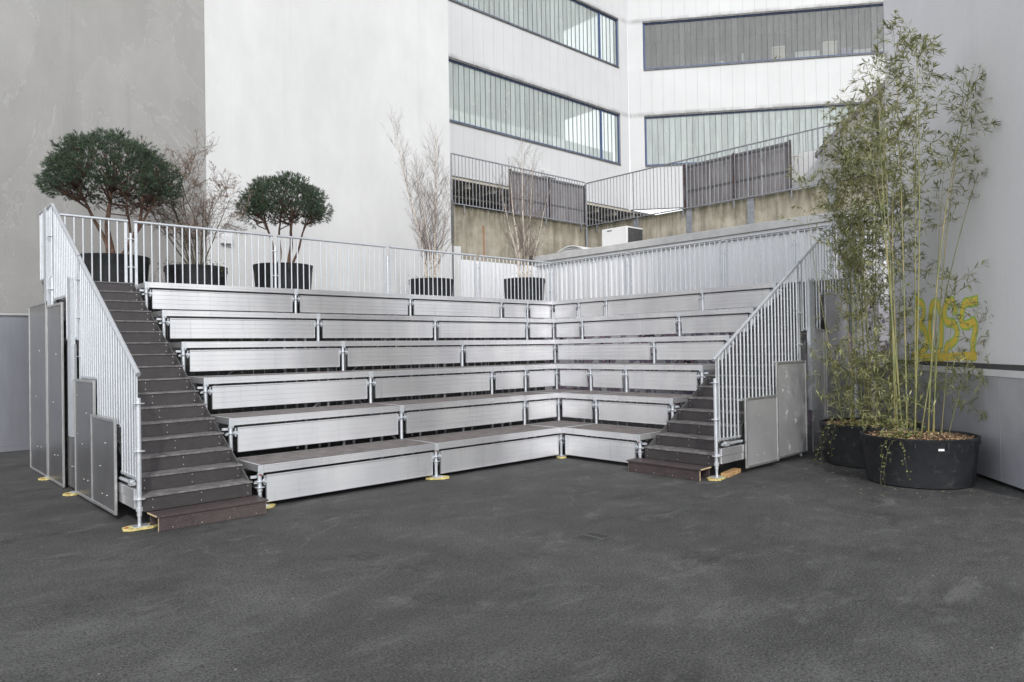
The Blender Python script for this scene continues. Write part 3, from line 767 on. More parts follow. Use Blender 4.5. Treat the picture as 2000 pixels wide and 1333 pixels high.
def pine(base, stems, centre, rad, label, n_cl, seed):
    global rnd; rnd = random.Random(seed)
    t = thing('pine_tree', label, 'tree', base, 'umbrella pines in planters')
    B = Vector(base); C = Vector(centre); rx, ry, rz = rad
    tr = MB(); clumps = []
    # dome of clumps: points on upper shell, thinned below
    for i in range(n_cl):
        f = (i + .5) / n_cl
        th = i * 2.39996; zz_ = 1 - 1.38 * f
        rr = math.sqrt(max(0, 1 - min(1, abs(zz_)) ** 2)); rr = rr ** .8
        k = rnd.uniform(.76, .98) * (1 + .10 * math.sin(3 * th + 1) * math.cos(2.3 * zz_ + seed))
        if zz_ < 0: k *= 1 - .22 * abs(zz_)
        clumps.append(C + Vector((math.cos(th) * rr * rx * k, math.sin(th) * rr * ry * k, zz_ * rz * k * (1 if zz_ > 0 else .8))))
    joints = []
    for (bx, by, mx, my, mz, tx, ty, tz, r0) in stems:
        p0 = B + Vector((bx, by, 0)); p1 = B + Vector((mx, my, mz)); p2 = C + Vector((tx, ty, tz))
        pts = []; rs = []
        for i in range(9):
            u = i / 8; p = p0 * (1 - u) ** 2 + p1 * 2 * u * (1 - u) + p2 * u * u
            p += Vector((math.sin(u * 9 + bx * 20), math.cos(u * 8 + by * 30), 0)) * .018
            pts.append(p); rs.append(r0 * (1.25 if i == 0 else 1) * (1 - .55 * u))
            if u > .45: joints.append((p, rs[-1]))
        tr.tube(pts, rs, 9)
    for c in clumps:
        low = [j for j in joints if j[0].z < c.z - .05] or joints
        j = min(low, key=lambda q: (q[0] - c).length + rnd.uniform(0, .25))
        m = j[0] * .45 + c * .55 + Vector((0, 0, -.07)) + rv(.02)
        tr.tube([j[0], m, c], [min(j[1] * .6, .026), .012, .006], 5, False)
    build('trunk', tr, M['pine_bark'], t, smooth=True)
    cr = MB()
    for c in clumps:
        outd = Vector(((c.x - C.x) / rx, (c.y - C.y) / ry, (c.z - C.z) / rz + .35)).normalized()
        cs = rnd.uniform(.15, .235)
        upd = (outd + Vector((0, 0, .45))).normalized()
        for _ in range(46):
            q = rv(1).normalized()
            if q.dot(upd) < -.35: continue
            q = q * rnd.uniform(.72, 1.0)
            tip = c + Vector((q.x * cs * 1.12, q.y * cs * 1.12, q.z * cs * .80))
            ax = (q * 1.0 + upd * .35).normalized()
            for _k in range(19):
                d = (ax * rnd.uniform(.35, 1) + rv(.42)).normalized(); ln = rnd.uniform(.035, .068)
                w_ = d.cross(rv(1)).normalized() * rnd.uniform(.0024, .0040)
                s0 = tip + ax * rnd.uniform(-.045, .012)
                cr.add([s0 - w_, s0 + w_, s0 + d * ln], [(0, 1, 2)])
    build('crown', cr, M['needles'], t)

pine((-5.2, 6.05, 3.54), [(0, 0, -.12, 0, .45, .0, 0, -.15, .062), (.06, .02, .45, .1, .3, .55, .05, -.15, .05), (.14, -.05, .30, -.2, .5, .75, -.3, -.1, .036), (-.05, .05, -.05, .2, .5, -.5, .15, -.12, .042), (.2, .1, .45, .3, .45, .35, .4, -.1, .034)],
     (-5.24, 6.0, 4.88), (1.05, .98, .84), 'large dark umbrella pine with several bare trunks, leftmost plant above the stairs', 170, 11)
pine((-2.02, 5.98, 3.58), [(-.18, 0, -.22, 0, .4, -.42, .05, -.12, .036), (-.08, .05, -.06, 0, .4, -.15, -.1, -.1, .034), (.16, 0, .14, .05, .45, .22, .05, -.12, .046), (.2, -.03, .26, 0, .35, .5, -.15, -.1, .03)],
     (-1.98, 5.95, 4.80), (.84, .80, .66), 'smaller dark umbrella pine in front of the white wall', 125, 12)

def branch_tree(mb, leaf, p, d, r, ln, lvl, spread, up, nseg=5, kids=(4, 6), minr=.002, budp=0, droop=0.0):
    pts = [p]; rs = [r]; q = p.copy(); dd = d.normalized()
    for i in range(nseg):
        dd = (dd + rv(.10) + Vector((0, 0, up))).normalized()
        q = q + dd * (ln / nseg); pts.append(q.copy()); rs.append(max(minr, r * (1 - .75 * (i + 1) / nseg)))
    mb.tube(pts, rs, 6 if r > .01 else 4 if r > .004 else 3, False)
    if lvl > 0:
        nk = rnd.randint(*kids)
        for i in range(nk):
            u = .18 + .8 * (i + rnd.random()) / nk; k = min(nseg - 1, int(u * nseg)); f = u * nseg - k
            s = pts[k].lerp(pts[k + 1], f); ax = (pts[k + 1] - pts[k]).normalized()
            sd = ax.cross(rv(1)).normalized()
            nd = (ax + sd * spread * rnd.uniform(.6, 1.3)).normalized()
            branch_tree(mb, leaf, s, nd, max(minr, rs[k] * .5), ln * rnd.uniform(.32, .55), lvl - 1, spread, up, 4, kids, minr, budp, droop)
    if leaf is not None:
        for pt in pts[1:]:
            if rnd.random() < budp:
                for _ in range(rnd.randint(1, 3)):
                    d_ = (rv(1) + Vector((0, 0, .2))).normalized(); w_ = d_.cross(rv(1)).normalized() * rnd.uniform(.004, .009); l_ = rnd.uniform(.015, .04)
                    s = pt + rv(.006)
                    leaf.add([s, s + d_ * l_ * .5 + w_, s + d_ * l_, s + d_ * l_ * .5 - w_], [(0, 1, 2, 3)])

def shrub(base, label):
    global rnd; rnd = random.Random(21)
    t = thing('leafless_shrub', label, 'shrub', base)
    B = Vector(base); tr = MB(); bd = MB()
    for i in range(11):
        a = 2 * PI * i / 11 + rnd.uniform(-.2, .2); tilt = rnd.uniform(.10, .52) if i > 2 else rnd.uniform(.0, .15)
        d = Vector((math.cos(a) * tilt, math.sin(a) * tilt * .8, 1))
        branch_tree(tr, bd, B + Vector((math.cos(a) * .08, math.sin(a) * .08, 0)), d, rnd.uniform(.012, .021), rnd.uniform(1.35, 1.9), 3, .9, .01, 7, (5, 7), .0020, .5)
    build('branches', tr, M['bark'], t, smooth=True)
    build('dry_leaves', bd, M['buds'], t)
shrub((-3.72, 6.15, 3.46), 'leafless many-stemmed shrub with dry pinkish buds between the two pines')

def birch(base, stems, label, seed):
    global rnd; rnd = random.Random(seed)
    t = thing('birch_tree', label, 'tree', base, 'bare young birches in planters')
    B = Vector(base); tr = MB(); tw = MB()
    for (ox, oy, dx, dy, h, r) in stems:
        pts = []; rs = []
        for i in range(10):
            u = i / 9
            pts.append(B + Vector((ox + dx * u ** 1.2, oy + dy * u ** 1.2, h * u)) + Vector((math.sin(u * 11 + ox * 9), math.cos(u * 9 + oy * 7), 0)) * .018)
            rs.append(max(.003, r * (1 - .93 * u)))
        tr.tube(pts, rs, 7, False)
        nb = int(h * 15)
        for i in range(nb):
            u = .08 + .9 * (i + rnd.random()) / nb; k = min(8, int(u * 9)); s = pts[k].lerp(pts[k + 1], u * 9 - k)
            a = rnd.uniform(0, 2 * PI); sp = rnd.uniform(.35, .75)
            d = Vector((math.cos(a) * sp, math.sin(a) * sp, .9))
            branch_tree(tw, None, s, d, max(.0026, rs[k] * .26), (1.05 - .6 * u) * rnd.uniform(.5, 1.0), 2 if u < .85 else 1, .42, .05, 5, (2, 4), .0014)
    build('trunk', tr, M['birch'], t, smooth=True)
    build('twigs', tw, M['twig'], t)
birch((1.80, 6.0, 3.50), [(-.12, 0, -.95, .1, 3.9, .028), (-.04, .05, -.30, .1, 2.9, .026), (.08, -.03, .02, -.1, 3.5, .032), (.14, .05, .28, .2, 3.7, .028), (.0, -.08, -.62, -.2, 2.9, .022), (.18, 0, .6, .1, 2.6, .02)],
      'bare birch with pale stems leaning left, in front of the white wall edge', 31)
birch((4.95, 6.0, 3.68), [(-.15, 0, -.28, .1, 3.2, .032), (.02, .02, .0, 0, 4.0, .036), (.12, .0, .35, 0, 3.6, .030), (-.05, .08, -.6, .2, 2.7, .024), (.15, -.08, .75, -.1, 2.6, .022)],
      'bare birch with whitish stems in front of the stained concrete wall', 32)

def leaf(mb, s, d, ln, wd):
    d = d.normalized(); w_ = d.cross(Vector((rnd.gauss(0, .5), rnd.gauss(0, .5), 1))).normalized() * wd
    nrm = w_.cross(d).normalized() * wd * .35
    m1 = s + d * ln * .3; m2 = s + d * ln * .65 - Vector((0, 0, ln * .06)); e = s + d * ln - Vector((0, 0, ln * .16))
    mb.add([s, m1 + w_, m1 + nrm, m1 - w_, m2 + w_ * .8, m2 + nrm, m2 - w_ * .8, e],
           [(0, 2, 1), (0, 3, 2), (1, 2, 5, 4), (2, 3, 6, 5), (4, 5, 7), (5, 6, 7)])

RT = Vector((.734, -.679, 0)); FW = Vector((.679, .734, 0))    # only the compass bearings in which the clumps spread
def bamboo(P, zb, culms, label, seed, lowleaf):
    global rnd; rnd = random.Random(seed)
    t = thing('bamboo_clump', label, 'bamboo', (P[0], P[1], zb), 'bamboo clumps in the big planters')
    cu = MB(); br = MB(); lf = MB(); dry = MB()
    for (bx, by, tx, ty, h, r, l0, dens) in culms:
        b = Vector((P[0], P[1], zb)) + RT * bx + FW * by
        tip = Vector((P[0], P[1], 0)) + RT * tx + FW * ty + Vector((0, 0, h))
        ctrl = b * .45 + tip * .55 + Vector((0, 0, (h - zb) * .14)) - RT * ((tx - bx) * .28 + rnd.gauss(0, .13)) + FW * rnd.gauss(0, .1); r = r * .74
        n_ = max(8, int((h - zb) / .24)); pts = []; rs = []
        for i in range(n_ + 1):
            u = i / n_; p = b * (1 - u) ** 2 + ctrl * 2 * u * (1 - u) + tip * u * u; pts.append(p)
            rs.append(max(.0022, r * (1 - .8 * u ** 1.3)))
        # culm with slight node rings
        pp = []; rr = []
        for i in range(n_ + 1):
            if 0 < i < n_:
                d = (pts[i + 1] - pts[i - 1]).normalized()
                pp += [pts[i] - d * .008, pts[i], pts[i] + d * .008]; rr += [rs[i], rs[i] * 1.22, rs[i] * .98]
            else: pp.append(pts[i]); rr.append(rs[i])
        cu.tube(pp, rr, 6, False)
        for i in range(1, n_ + 1):
            u = i / n_
            if u < l0: continue
            nb = 5 if rnd.random() < dens else 2
            if u < l0 + .12 and rnd.random() > dens: continue
            for _ in range(nb):
                a = rnd.uniform(0, 2 * PI); ax = (pts[i] - pts[i - 1]).normalized()
                sd = Vector((math.cos(a), math.sin(a), 0))
                d = (sd * rnd.uniform(.5, 1.0) + ax * rnd.uniform(.5, 1.1)).normalized()
                ln = rnd.uniform(.24, .62) * (1.08 - .5 * u)
                q = pts[i].copy(); bp = [q.copy()]
                for k in range(4):
                    d = (d + rv(.10) + Vector((0, 0, -.09))).normalized(); q = q + d * ln / 4; bp.append(q.copy())
                    nl = rnd.randint(2, 4) if k > 0 else 1
                    for _k in range(nl):
                        ld = (d * .7 + rv(.45) + Vector((0, 0, -.12)))
                        leaf(dry if rnd.random() < .035 else lf, q + rv(.006), ld, rnd.uniform(.07, .135), rnd.uniform(.0055, .0085))
                for _k in range(rnd.randint(3, 5)):
                    leaf(lf, q, d * .9 + rv(.4) + Vector((0, 0, -.1)), rnd.uniform(.08, .145), rnd.uniform(.006, .009))
                br.tube(bp, [.0024, .002, .0018, .0015, .0012], 3, False)
    for (cx_, cy_, cz_, sx_, sy_, sz_, cnt) in lowleaf:      # leafy side shoots low in the clump
        for _ in range(cnt):
            q = Vector((P[0], P[1], 0)) + RT * (cx_ + rnd.gauss(0, sx_)) + FW * (cy_ + rnd.gauss(0, sy_)) + Vector((0, 0, cz_ + rnd.gauss(0, sz_)))
            if q.z < zb + .03: continue
            d = (rv(.6) + Vector((0, 0, .5))).normalized(); bp = [q - d * .16, q - d * .06, q]
            br.tube(bp, [.0022, .0018, .0012], 3, False)
            for _k in range(7):
                leaf(lf, q - d * rnd.uniform(0, .14), d * .6 + rv(.55) + Vector((0, 0, -.1)), rnd.uniform(.07, .13), rnd.uniform(.006, .0095))
    build('culms', cu, M['culm'], t, smooth=True)
    build('twigs', br, M['culm'], t)
    build('leaves', lf, M['bamboo_leaf'], t)
    build('leaves', dry, M['bamboo_dry'], t)

# culm: base offset (right, away), tip offset (right, away), tip height, radius, where leaves start, density
bamboo(P1, .56, [(-.12, .05, -.15, .1, 5.95, .013, .50, .8), (-.05, .0, .02, -.1, 5.8, .013, .52, .7), (.02, .1, .22, .2, 5.7, .012, .50, .8), (.13, .0, .85, -.1, 5.35, .014, .52, .6),
                 (.10, .12, 1.28, .1, 4.85, .012, .55, .5), (.22, .05, 1.0, .2, 5.6, .012, .50, .4), (-.2, .0, -.42, 0, 5.3, .013, .55, .8),
                 (-.22, .15, -.25, .35, 5.6, .012, .50, .8), (-.3, -.05, -.62, .1, 4.9, .010, .55, .6), (.28, .12, .62, .3, 4.3, .010, .55, .7),
                 (.42, .05, .95, .1, 2.2, .008, .50, .5), (.3, 0, .55, .0, 2.6, .008, .60, .5), (-.1, .2, .1, .5, 5.0, .011, .45, .8)],
       'bamboo clump in the nearest planter, tallest plant, before the graffiti wall', 41,
       [(.72, .1, 1.35, .20, .2, .30, 55), (.35, .2, 1.3, .25, .2, .35, 24), (-.42, .0, 1.0, .18, .15, .3, 70), (-.2, .2, 3.0, .3, .2, .8, 60)])
bamboo(P2, .56, [(-.10, .0, -.28, .0, 5.2, .012, .34, .9), (.0, .1, -.05, .2, 5.5, .012, .36, .9), (.1, .0, .12, -.1, 5.3, .012, .34, 1), (-.2, .1, -.34, .1, 4.6, .011, .34, .9),
                 (-.28, .0, -.44, -.1, 4.2, .010, .42, .6), (.22, .1, .30, .2, 5.0, .012, .30, .9), (.3, .0, .42, 0, 4.5, .011, .30, .9), (-.4, -.05, -1.05, -.25, 4.3, .008, .60, .1),
                 (.12, .2, .05, .5, 4.8, .011, .30, .9), (-.05, -.1, -.12, -.2, 3.6, .010, .36, .9), (.35, -.1, .5, -.15, 3.8, .010, .30, .9), (-.15, .2, -.3, .4, 3.9, .010, .32, 1),
                 (.42, .15, .55, .2, 4.2, .010, .3, .9), (.02, -.05, -.35, -.1, 5.0, .011, .42, .8), (.2, .25, .2, .5, 3.4, .009, .25, .9)],
       'dense bamboo clump in the rear planter, leaning over the right stairs', 42,
       [(.0, -.1, 1.25, .32, .2, .38, 260), (-.35, -.1, 1.45, .18, .15, .32, 90), (.4, -.25, 1.3, .2, .15, .36, 130), (.1, .1, 2.3, .34, .25, .6, 90), (.05, .0, 3.4, .34, .3, .6, 120), (.0, .1, 4.3, .4, .3, .5, 60)])

def ivy(P, z, spots, trails, label):
    t = thing('ivy_plant', label, 'ivy', (P[0], P[1], z), 'ivy at the rims of the planters')
    st_ = MB(); lf = MB()
    def il(c, s):
        u = rv(1).normalized(); v_ = u.cross(rv(1)).normalized()
        lf.add([c, c + u * s * .5 + v_ * s * .45, c + u * s * .9 + v_ * s * .25, c + u * s * 1.2, c + u * s * .9 - v_ * s * .25, c + u * s * .5 - v_ * s * .45], [(0, 1, 2, 3, 4, 5)])
    for (rx_, fy_, sd, cnt) in spots:
        for _ in range(cnt):
            c = Vector((P[0], P[1], z)) + RT * (rx_ + rnd.gauss(0, sd)) + FW * (fy_ + rnd.gauss(0, sd)) + Vector((0, 0, abs(rnd.gauss(0, .07))))
            il(c, rnd.uniform(.018, .038))
    for tr in trails:
        p = Vector((P[0], P[1], z)) + RT * tr[0] + FW * tr[1]; pts = [p.copy()]; d = Vector((0, 0, 0)) + RT * tr[2] + FW * tr[3] + Vector((0, 0, .5))
        for i in range(int(tr[4] / .05)):
            d = (d.normalized() + Vector((0, 0, -.42)) + rv(.14)).normalized(); p = p + d * .05
            if p.z < .03: break
            pts.append(p.copy())
            for _ in range(2): il(p + rv(.022), rnd.uniform(.018, .036))
        st_.tube(pts, .0022, 4, False)
    if st_.v: build('stems', st_, M['bark'], t)
    build('leaves', lf, M['ivy'], t)
rnd = random.Random(5)
ivy(P2, .60, [(-.35, -.35, .12, 130), (0, -.45, .14, 130), (.25, -.45, .1, 80)], [(-.60, -.2, -1, -.3, .75), (-.58, -.3, -.7, -.5, .55), (-.62, -.1, -1, 0, .9)], 'ivy spilling over the left rim of the rear bamboo planter')
ivy(P1, .60, [(-.42, -.3, .10, 140), (-.2, -.35, .08, 40), (.1, -.2, .06, 20)], [(-.52, -.42, -.5, -.6, .65), (-.5, -.46, -.2, -.7, .55), (-.56, -.38, -.6, -.5, .8)], 'ivy trailing down the left side of the nearest bamboo planter')
ivy((-3.72, 6.15), 3.48, [(-.3, -.4, .1, 60), (.35, -.35, .1, 60)], [(.50, -.3, .5, -.4, .4), (-.5, -.25, -.6, -.3, .4)], 'low ivy round the rim of the leafless shrub planter')
ivy((1.80, 6.0), 3.52, [(-.3, -.3, .08, 24), (0, -.35, .1, 20)], [], 'few green sprouts in the left birch planter')
ivy((4.95, 6.0), 3.70, [(-.2, -.3, .1, 16), (.25, -.3, .08, 16)], [], 'few green sprouts in the right birch planter')

# ------------------------------------------------------------------ walls behind
solo('grey_wall', MB().box(-16, 8.9, 0, -2.524, 9.6, 15), M['grey_plaster'], 'old grey rendered house wall with patches behind the large pine', 'wall')
t = thing('white_wall', 'smooth white rendered wall behind the smaller pine and left birch', 'wall')
build('render_face', MB().box(-2.52, 8.885, 0, 4.70, 10.6, 15), M['white_plaster'], t)
build('wall_joint', MB().box(-2.5235, 8.892, 0, -2.5205, 8.899, 15), M['joint'], t)
build('buttress', MB().box(4.705, 8.9, 0, 5.08, 10.5, 4.97), M['white_plaster'], t)
build('downpipe', MB().tube([(4.74, 8.86, .1), (4.74, 8.86, 6.3)], .022, 8).box(4.70, 8.84, 5.05, 4.78, 8.885, 6.35), M['steel_dark'], t)
t = thing('hoarding', 'low grey sheet hoarding with pale top rail at the far left', 'hoarding', (-7, 8.6, 0))
build('sheet', MB().box(-12, 8.6, .10, -5.6, 8.615, 2.62), M['hoarding'], t)
build('top_rail', MB().tube([(-12, 8.59, 2.64), (-5.6, 8.59, 2.64)], .03, 10), M['alu'], t, smooth='auto')
build('base_strip', MB().box(-12, 8.59, .0, -5.6, 8.64, .098), M['hoarding'], t)

solo('wall_box', MB().box(-2.22, 8.78, 4.42, -1.96, 8.884, 4.60).box(-2.20, 8.82, 4.601, -1.98, 8.884, 4.64), M['cap'], 'small pale box fixed low on the white wall just right of the grey wall', 'box', bevel=.01)
# right boundary wall, built along its own direction
WD = Vector((.7804, .6252, 0)); WN = Vector((-.6252, .7804, 0)); WP = Vector((1.558, -6.049, 0))
def wp(s, off, z): p = WP + WD * s + WN * off; return (p.x, p.y, z)
def wbox(s0, s1, o0, o1, z0, z1, mb=None):
    mb = mb or MB()
    mb.obox(wp((s0 + s1) / 2, (o0 + o1) / 2, (z0 + z1) / 2), WD * abs(s1 - s0) / 2, WN * abs(o1 - o0) / 2, (0, 0, abs(z1 - z0) / 2)); return mb
t = thing('boundary_wall', 'pale lilac-grey rendered wall rising on the right behind the bamboo', 'wall', tuple(WP + WD * 2))
build('render_face', wbox(-.8, 4.30, -.9, -.06, 1.30, 15), M['lilac_plaster'], t)
build('lower_cladding', wbox(-.8, 4.9, -.9, 0.0, .05, 1.365), M['cladding'], t)
build('cap_strip', wbox(-.8, 4.9, -.5, .012, 1.37, 1.455), M['cap'], t)
build('dark_strip', wbox(-.8, 4.32, -.4, -.035, 1.458, 1.525), M['dark_strip'], t)
build('joint_line', wbox(.508, .512, -.1, .002, .06, 1.36, wbox(-.75, .505, -.1, .002, .70, .703)), M['joint'], t)
# graffiti on that wall
def strokes(paths, width, off, mat, name, parent, th=.002):
    mb = MB()
    for pth in paths:
        P_ = [Vector((s, z)) for s, z in pth]
        fine = []
        for i in range(len(P_) - 1):
            for k in range(5):
                u = k / 5; a = P_[max(i - 1, 0)]; b = P_[i]; c = P_[i + 1]; d = P_[min(i + 2, len(P_) - 1)]
                fine.append(.5 * ((2 * b) + (c - a) * u + (2 * a - 5 * b + 4 * c - d) * u * u + (3 * b - a - 3 * c + d) * u ** 3))
        fine.append(P_[-1])
        vs = []; n_ = len(fine)
        for i, p in enumerate(fine):
            tg = (fine[min(i + 1, n_ - 1)] - fine[max(i - 1, 0)]).normalized(); nn_ = Vector((-tg.y, tg.x)) * width / 2
            e = tg * width / 2 * (-1 if i == 0 else 1 if i == n_ - 1 else 0)
            for q in (p + nn_ + e, p - nn_ + e): vs.append(wp(q.x, off, q.y))
        mb.add(vs, [(2 * i, 2 * i + 1, 2 * i + 3, 2 * i + 2) for i in range(n_ - 1)])
    return build(name, mb, mat, parent)
GP = [[(3.134, 2.514), (3.16, 2.05), (3.186, 1.60)], [(3.10, 2.47), (2.90, 2.42), (2.871, 2.25), (3.0, 2.10), (2.83, 1.99), (2.80, 1.75), (3.10, 1.62)],
      [(2.627, 2.20), (2.58, 2.36), (2.447, 2.42), (2.311, 2.339), (2.244, 2.045), (2.30, 1.72), (2.45, 1.62), (2.60, 1.73), (2.668, 2.0), (2.627, 2.20)],
      [(1.80, 2.27), (1.87, 2.40), (2.03, 2.40), (2.14, 2.26), (2.08, 2.12), (1.83, 2.07), (1.75, 1.94), (1.84, 1.83), (2.09, 1.74), (2.13, 1.62)],
      [(1.194, 2.37), (1.36, 2.36), (1.515, 2.345), (1.60, 2.20), (1.60, 2.07), (1.43, 2.05), (1.26, 2.09), (1.215, 1.98), (1.29, 1.80), (1.30, 1.62)]]
t = thing('graffiti', 'yellow graffiti letters with green outlines sprayed low on the right wall', 'graffiti', wp(2, -.06, 1.6))
strokes(GP, .150, -.0585, M['gg'], 'green_outline', t)
strokes(GP, .098, -.0570, M['gy'], 'yellow_fill', t)
strokes([[(3.3, 1.60), (2.7, 1.58), (2.0, 1.60), (1.25, 1.62)]], .12, -.0577, M['gy'], 'yellow_base', t)

# corrugated white shed behind the short wing
t = thing('metal_shed', 'white corrugated metal shed with flat roof behind the short bench wing', 'shed', (9, 3, 0))
cs = MB(); yy = 7.55; pts = []
while yy > -4.2:
    pts += [(yy, 0.0), (yy - .07, 0.0), (yy - .095, .035), (yy - .165, .035), (yy - .19, 0.0)]; yy -= .19
vs = []; 
for (y_, d_) in pts: vs += [(7.0 + d_, y_, 2.7), (7.0 + d_, y_, 4.34)]
cs.add(vs, [(2 * i, 2 * i + 1, 2 * i + 3, 2 * i + 2) for i in range(len(pts) - 1)])
build('corrugated_wall', cs, M['corr'], t)
build('body', MB().box(7.045, -4.2, 0, 11.9, 7.55, 4.33), M['corr'], t)
build('roof_edge', MB().box(6.90, -4.3, 4.47, 12.0, 7.66, 4.66).box(6.94, -4.3, 4.345, 11.98, 7.64, 4.468), M['fascia'], t, bevel=.01)
build('rain_outlet', MB().box(6.88, 7.62, 4.42, 7.15, 7.82, 4.70), M['steel_dark'], t)
build('lower_wall', MB().box(6.96, -4.2, 0.0, 7.0, 7.55, 2.69), M['gl'], t)

# AC unit and stack of sheets on the shed roof
t = thing('cooling_unit', 'boxy white cooling unit with dark grille side on the shed roof', 'cooling unit', (8.75, 5.3, 4.66))
build('casing', MB().box(8.3, 5.06, 4.67, 9.1, 6.02, 5.42), M['white'], t, bevel=.015)
build('grille', MB().box(8.36, 5.03, 4.72, 9.04, 5.056, 5.37), M['steel_dark'], t)
gr = MB()
for i in range(16): gr.box(8.37, 5.015, 4.74 + i * .04, 9.03, 5.029, 4.755 + i * .04)
build('louvres', gr, M['head'], t)
build('feet', MB().box(8.32, 5.1, 4.661, 8.4, 5.2, 4.669).box(8.32, 5.9, 4.661, 8.4, 6.0, 4.669), M['head'], t)
build('badge', MB().box(8.294, 5.62, 5.33, 8.299, 5.80, 5.36), M['head'], t)
rnd = random.Random(3)
for i in range(6):
    q = i * .045; j = rnd.uniform(-.05, .05); e = .10 * i
    m_ = MB(); n_ = 8; vs = []
    for k in range(n_ + 1):
        u = k / n_; bow = .05 * math.sin(PI * u) * (1 + i * .35)
        vs += [(8.1 + j, 6.15 + e + u * (1.85 - 1.6 * e) + j, 4.685 + q + bow), (9.0 + j, 6.15 + e + u * (1.85 - 1.6 * e) + j, 4.685 + q + bow),
               (9.0 + j, 6.15 + e + u * (1.85 - 1.6 * e) + j, 4.66 + q + bow), (8.1 + j, 6.15 + e + u * (1.85 - 1.6 * e) + j, 4.66 + q + bow)]
    fs = [(4 * k + a, 4 * k + (a + 1) % 4, 4 * k + 4 + (a + 1) % 4, 4 * k + 4 + a) for k in range(n_) for a in range(4)] + [(0, 1, 2, 3), (4 * n_ + 3, 4 * n_ + 2, 4 * n_ + 1, 4 * n_)]
    m_.add(vs, fs)
    wds = ['bottom', 'second from bottom', 'third from bottom', 'third from top', 'second from top', 'top'][i]
    solo('white_sheet', m_, M['white'], f'{wds} sheet of the bowed white stack on the shed roof', 'sheet', 'stacked white sheets on the shed roof', fix=True)

# white sheet wall under the concrete wall
cs = MB(); xx = 5.09; pts = []
while xx < 12: pts += [(xx, 0), (xx + .09, 0), (xx + .11, .03), (xx + .20, .03), (xx + .22, 0)]; xx += .22
vs = []
for (x_, d_) in pts: vs += [(x_, 9.90 + d_, 0), (x_, 9.90 + d_, 4.74)]
cs.add(vs, [(2 * i, 2 * i + 1, 2 * i + 3, 2 * i + 2) for i in range(len(pts) - 1)])
solo('sheet_wall', cs, M['corr'], 'white ribbed sheet wall below the stained concrete, behind the right birch planter', 'wall')

# concrete retaining wall (corner at 12.09, 10)
t = thing('retaining_wall', 'stained yellowish concrete retaining wall under the grey parapet railing', 'wall')
build('long_side', MB().box(4.71, 10.0, 0, 12.29, 10.35, 6.50), M['concrete'], t)
build('short_side', MB().box(12.09, -6, 0, 12.45, 9.999, 6.42), M['concrete'], t)
st_ = MB()
for y_ in (7.58, 5.37, 3.13, .58): st_.box(12.07, y_ - .11, 4.3, 12.089, y_ + .11, 6.40)
st_.tube([(12.05, 9.9, 4.2), (12.05, 9.9, 6.4)], .045, 8)
build('steel_strip', st_, M['rail_paint'], t)

# parapet railing
def parapet(p, q, z0, z1, label, sp=.148):
    p, q = Vector((*p, 0)), Vector((*q, 0)); d = (q - p).normalized(); L_ = (q - p).length
    t = thing('parapet_railing', label, 'railing', (*((p + q) / 2).xy, z0), 'grey railings on the concrete wall')
    for z in (z0, z1):
        build('rail', MB().obox((*((p + q) / 2).xy, z), (*(d * L_ / 2).xy, 0), (-d.y * .025, d.x * .025, 0), (0, 0, .016)), M['rail_paint'], t)
    n_ = round(L_ / sp)
    for i in range(n_ + 1):
        c = p + d * L_ * i / n_
        build('baluster', MB().tube([(c.x, c.y, z0), (c.x, c.y, z1)], .013 if i % 15 else .026, 6, False), M['rail_paint'], t)
    k = 0
    while k < L_ - .2:
        m_ = MB(); c = p + d * (k + .5); m_.obox((c.x, c.y, z0 - .12), (*(d * .018).xy, 0), (-d.y * .012, d.x * .012, 0), (0, 0, .15)); k += 1.9
        build('fixing_lug', m_, M['rail_paint'], t)
parapet((5.57, 9.93), (12.03, 9.93), 6.53, 8.13, 'long grey bar railing on the concrete wall, left of its corner')
parapet((12.03, 9.87), (12.03, .35), 6.45, 8.08, 'long grey bar railing on the concrete wall, right of its corner')
parapet((4.85, 9.5), (5.5, 9.93), 6.53, 8.13, 'short return of the grey bar railing beside the white wall edge')

def screen(p, q, z0, z1, nbay, label, n_post):
    p, q = Vector((*p, 0)), Vector((*q, 0)); d = (q - p).normalized(); L_ = (q - p).length; nn_ = Vector((-d.y, d.x, 0))
    t = thing('board_screen', label, 'screen', (*((p + q) / 2).xy, z0), 'weathered board screens behind the parapet railing')
    for i in range(nbay):
        c = p + d * L_ * (i + .5) / nbay
        build('board', MB().obox((c.x, c.y, (z0 + z1) / 2), (*(d * (L_ / nbay / 2 - .012)).xy, 0), (*(nn_ * .012).xy, 0), (0, 0, (z1 - z0) / 2)), M['boards'], t)
    build('cross_rail', MB().obox((*((p + q) / 2 - nn_ * .03).xy, z0 + (z1 - z0) * .42), (*(d * L_ / 2).xy, 0), (*(nn_ * .012).xy, 0), (0, 0, .022)).obox((*((p + q) / 2 - nn_ * .03).xy, z1 - .07), (*(d * L_ / 2).xy, 0), (*(nn_ * .014).xy, 0), (0, 0, .03)), M['steel_dark'], t)
    for i in range(n_post):
        c = p + d * L_ * (i / (n_post - 1)) - nn_ * .05
        build('post', MB().obox((c.x, c.y, (z0 + z1) / 2), (*(d * .04).xy, 0), (*(nn_ * .03).xy, 0), (0, 0, (z1 - z0) / 2 + .02)), M['rust'], t)
screen((8.27, 10.12), (12.2, 10.12), 6.40, 8.06, 4, 'grey weathered board screen behind the railing left of the corner', 3)
screen((12.28, 5.62), (12.28, 1.90), 6.42, 7.97, 4, 'grey weathered board screen behind the railing right of the corner', 3)
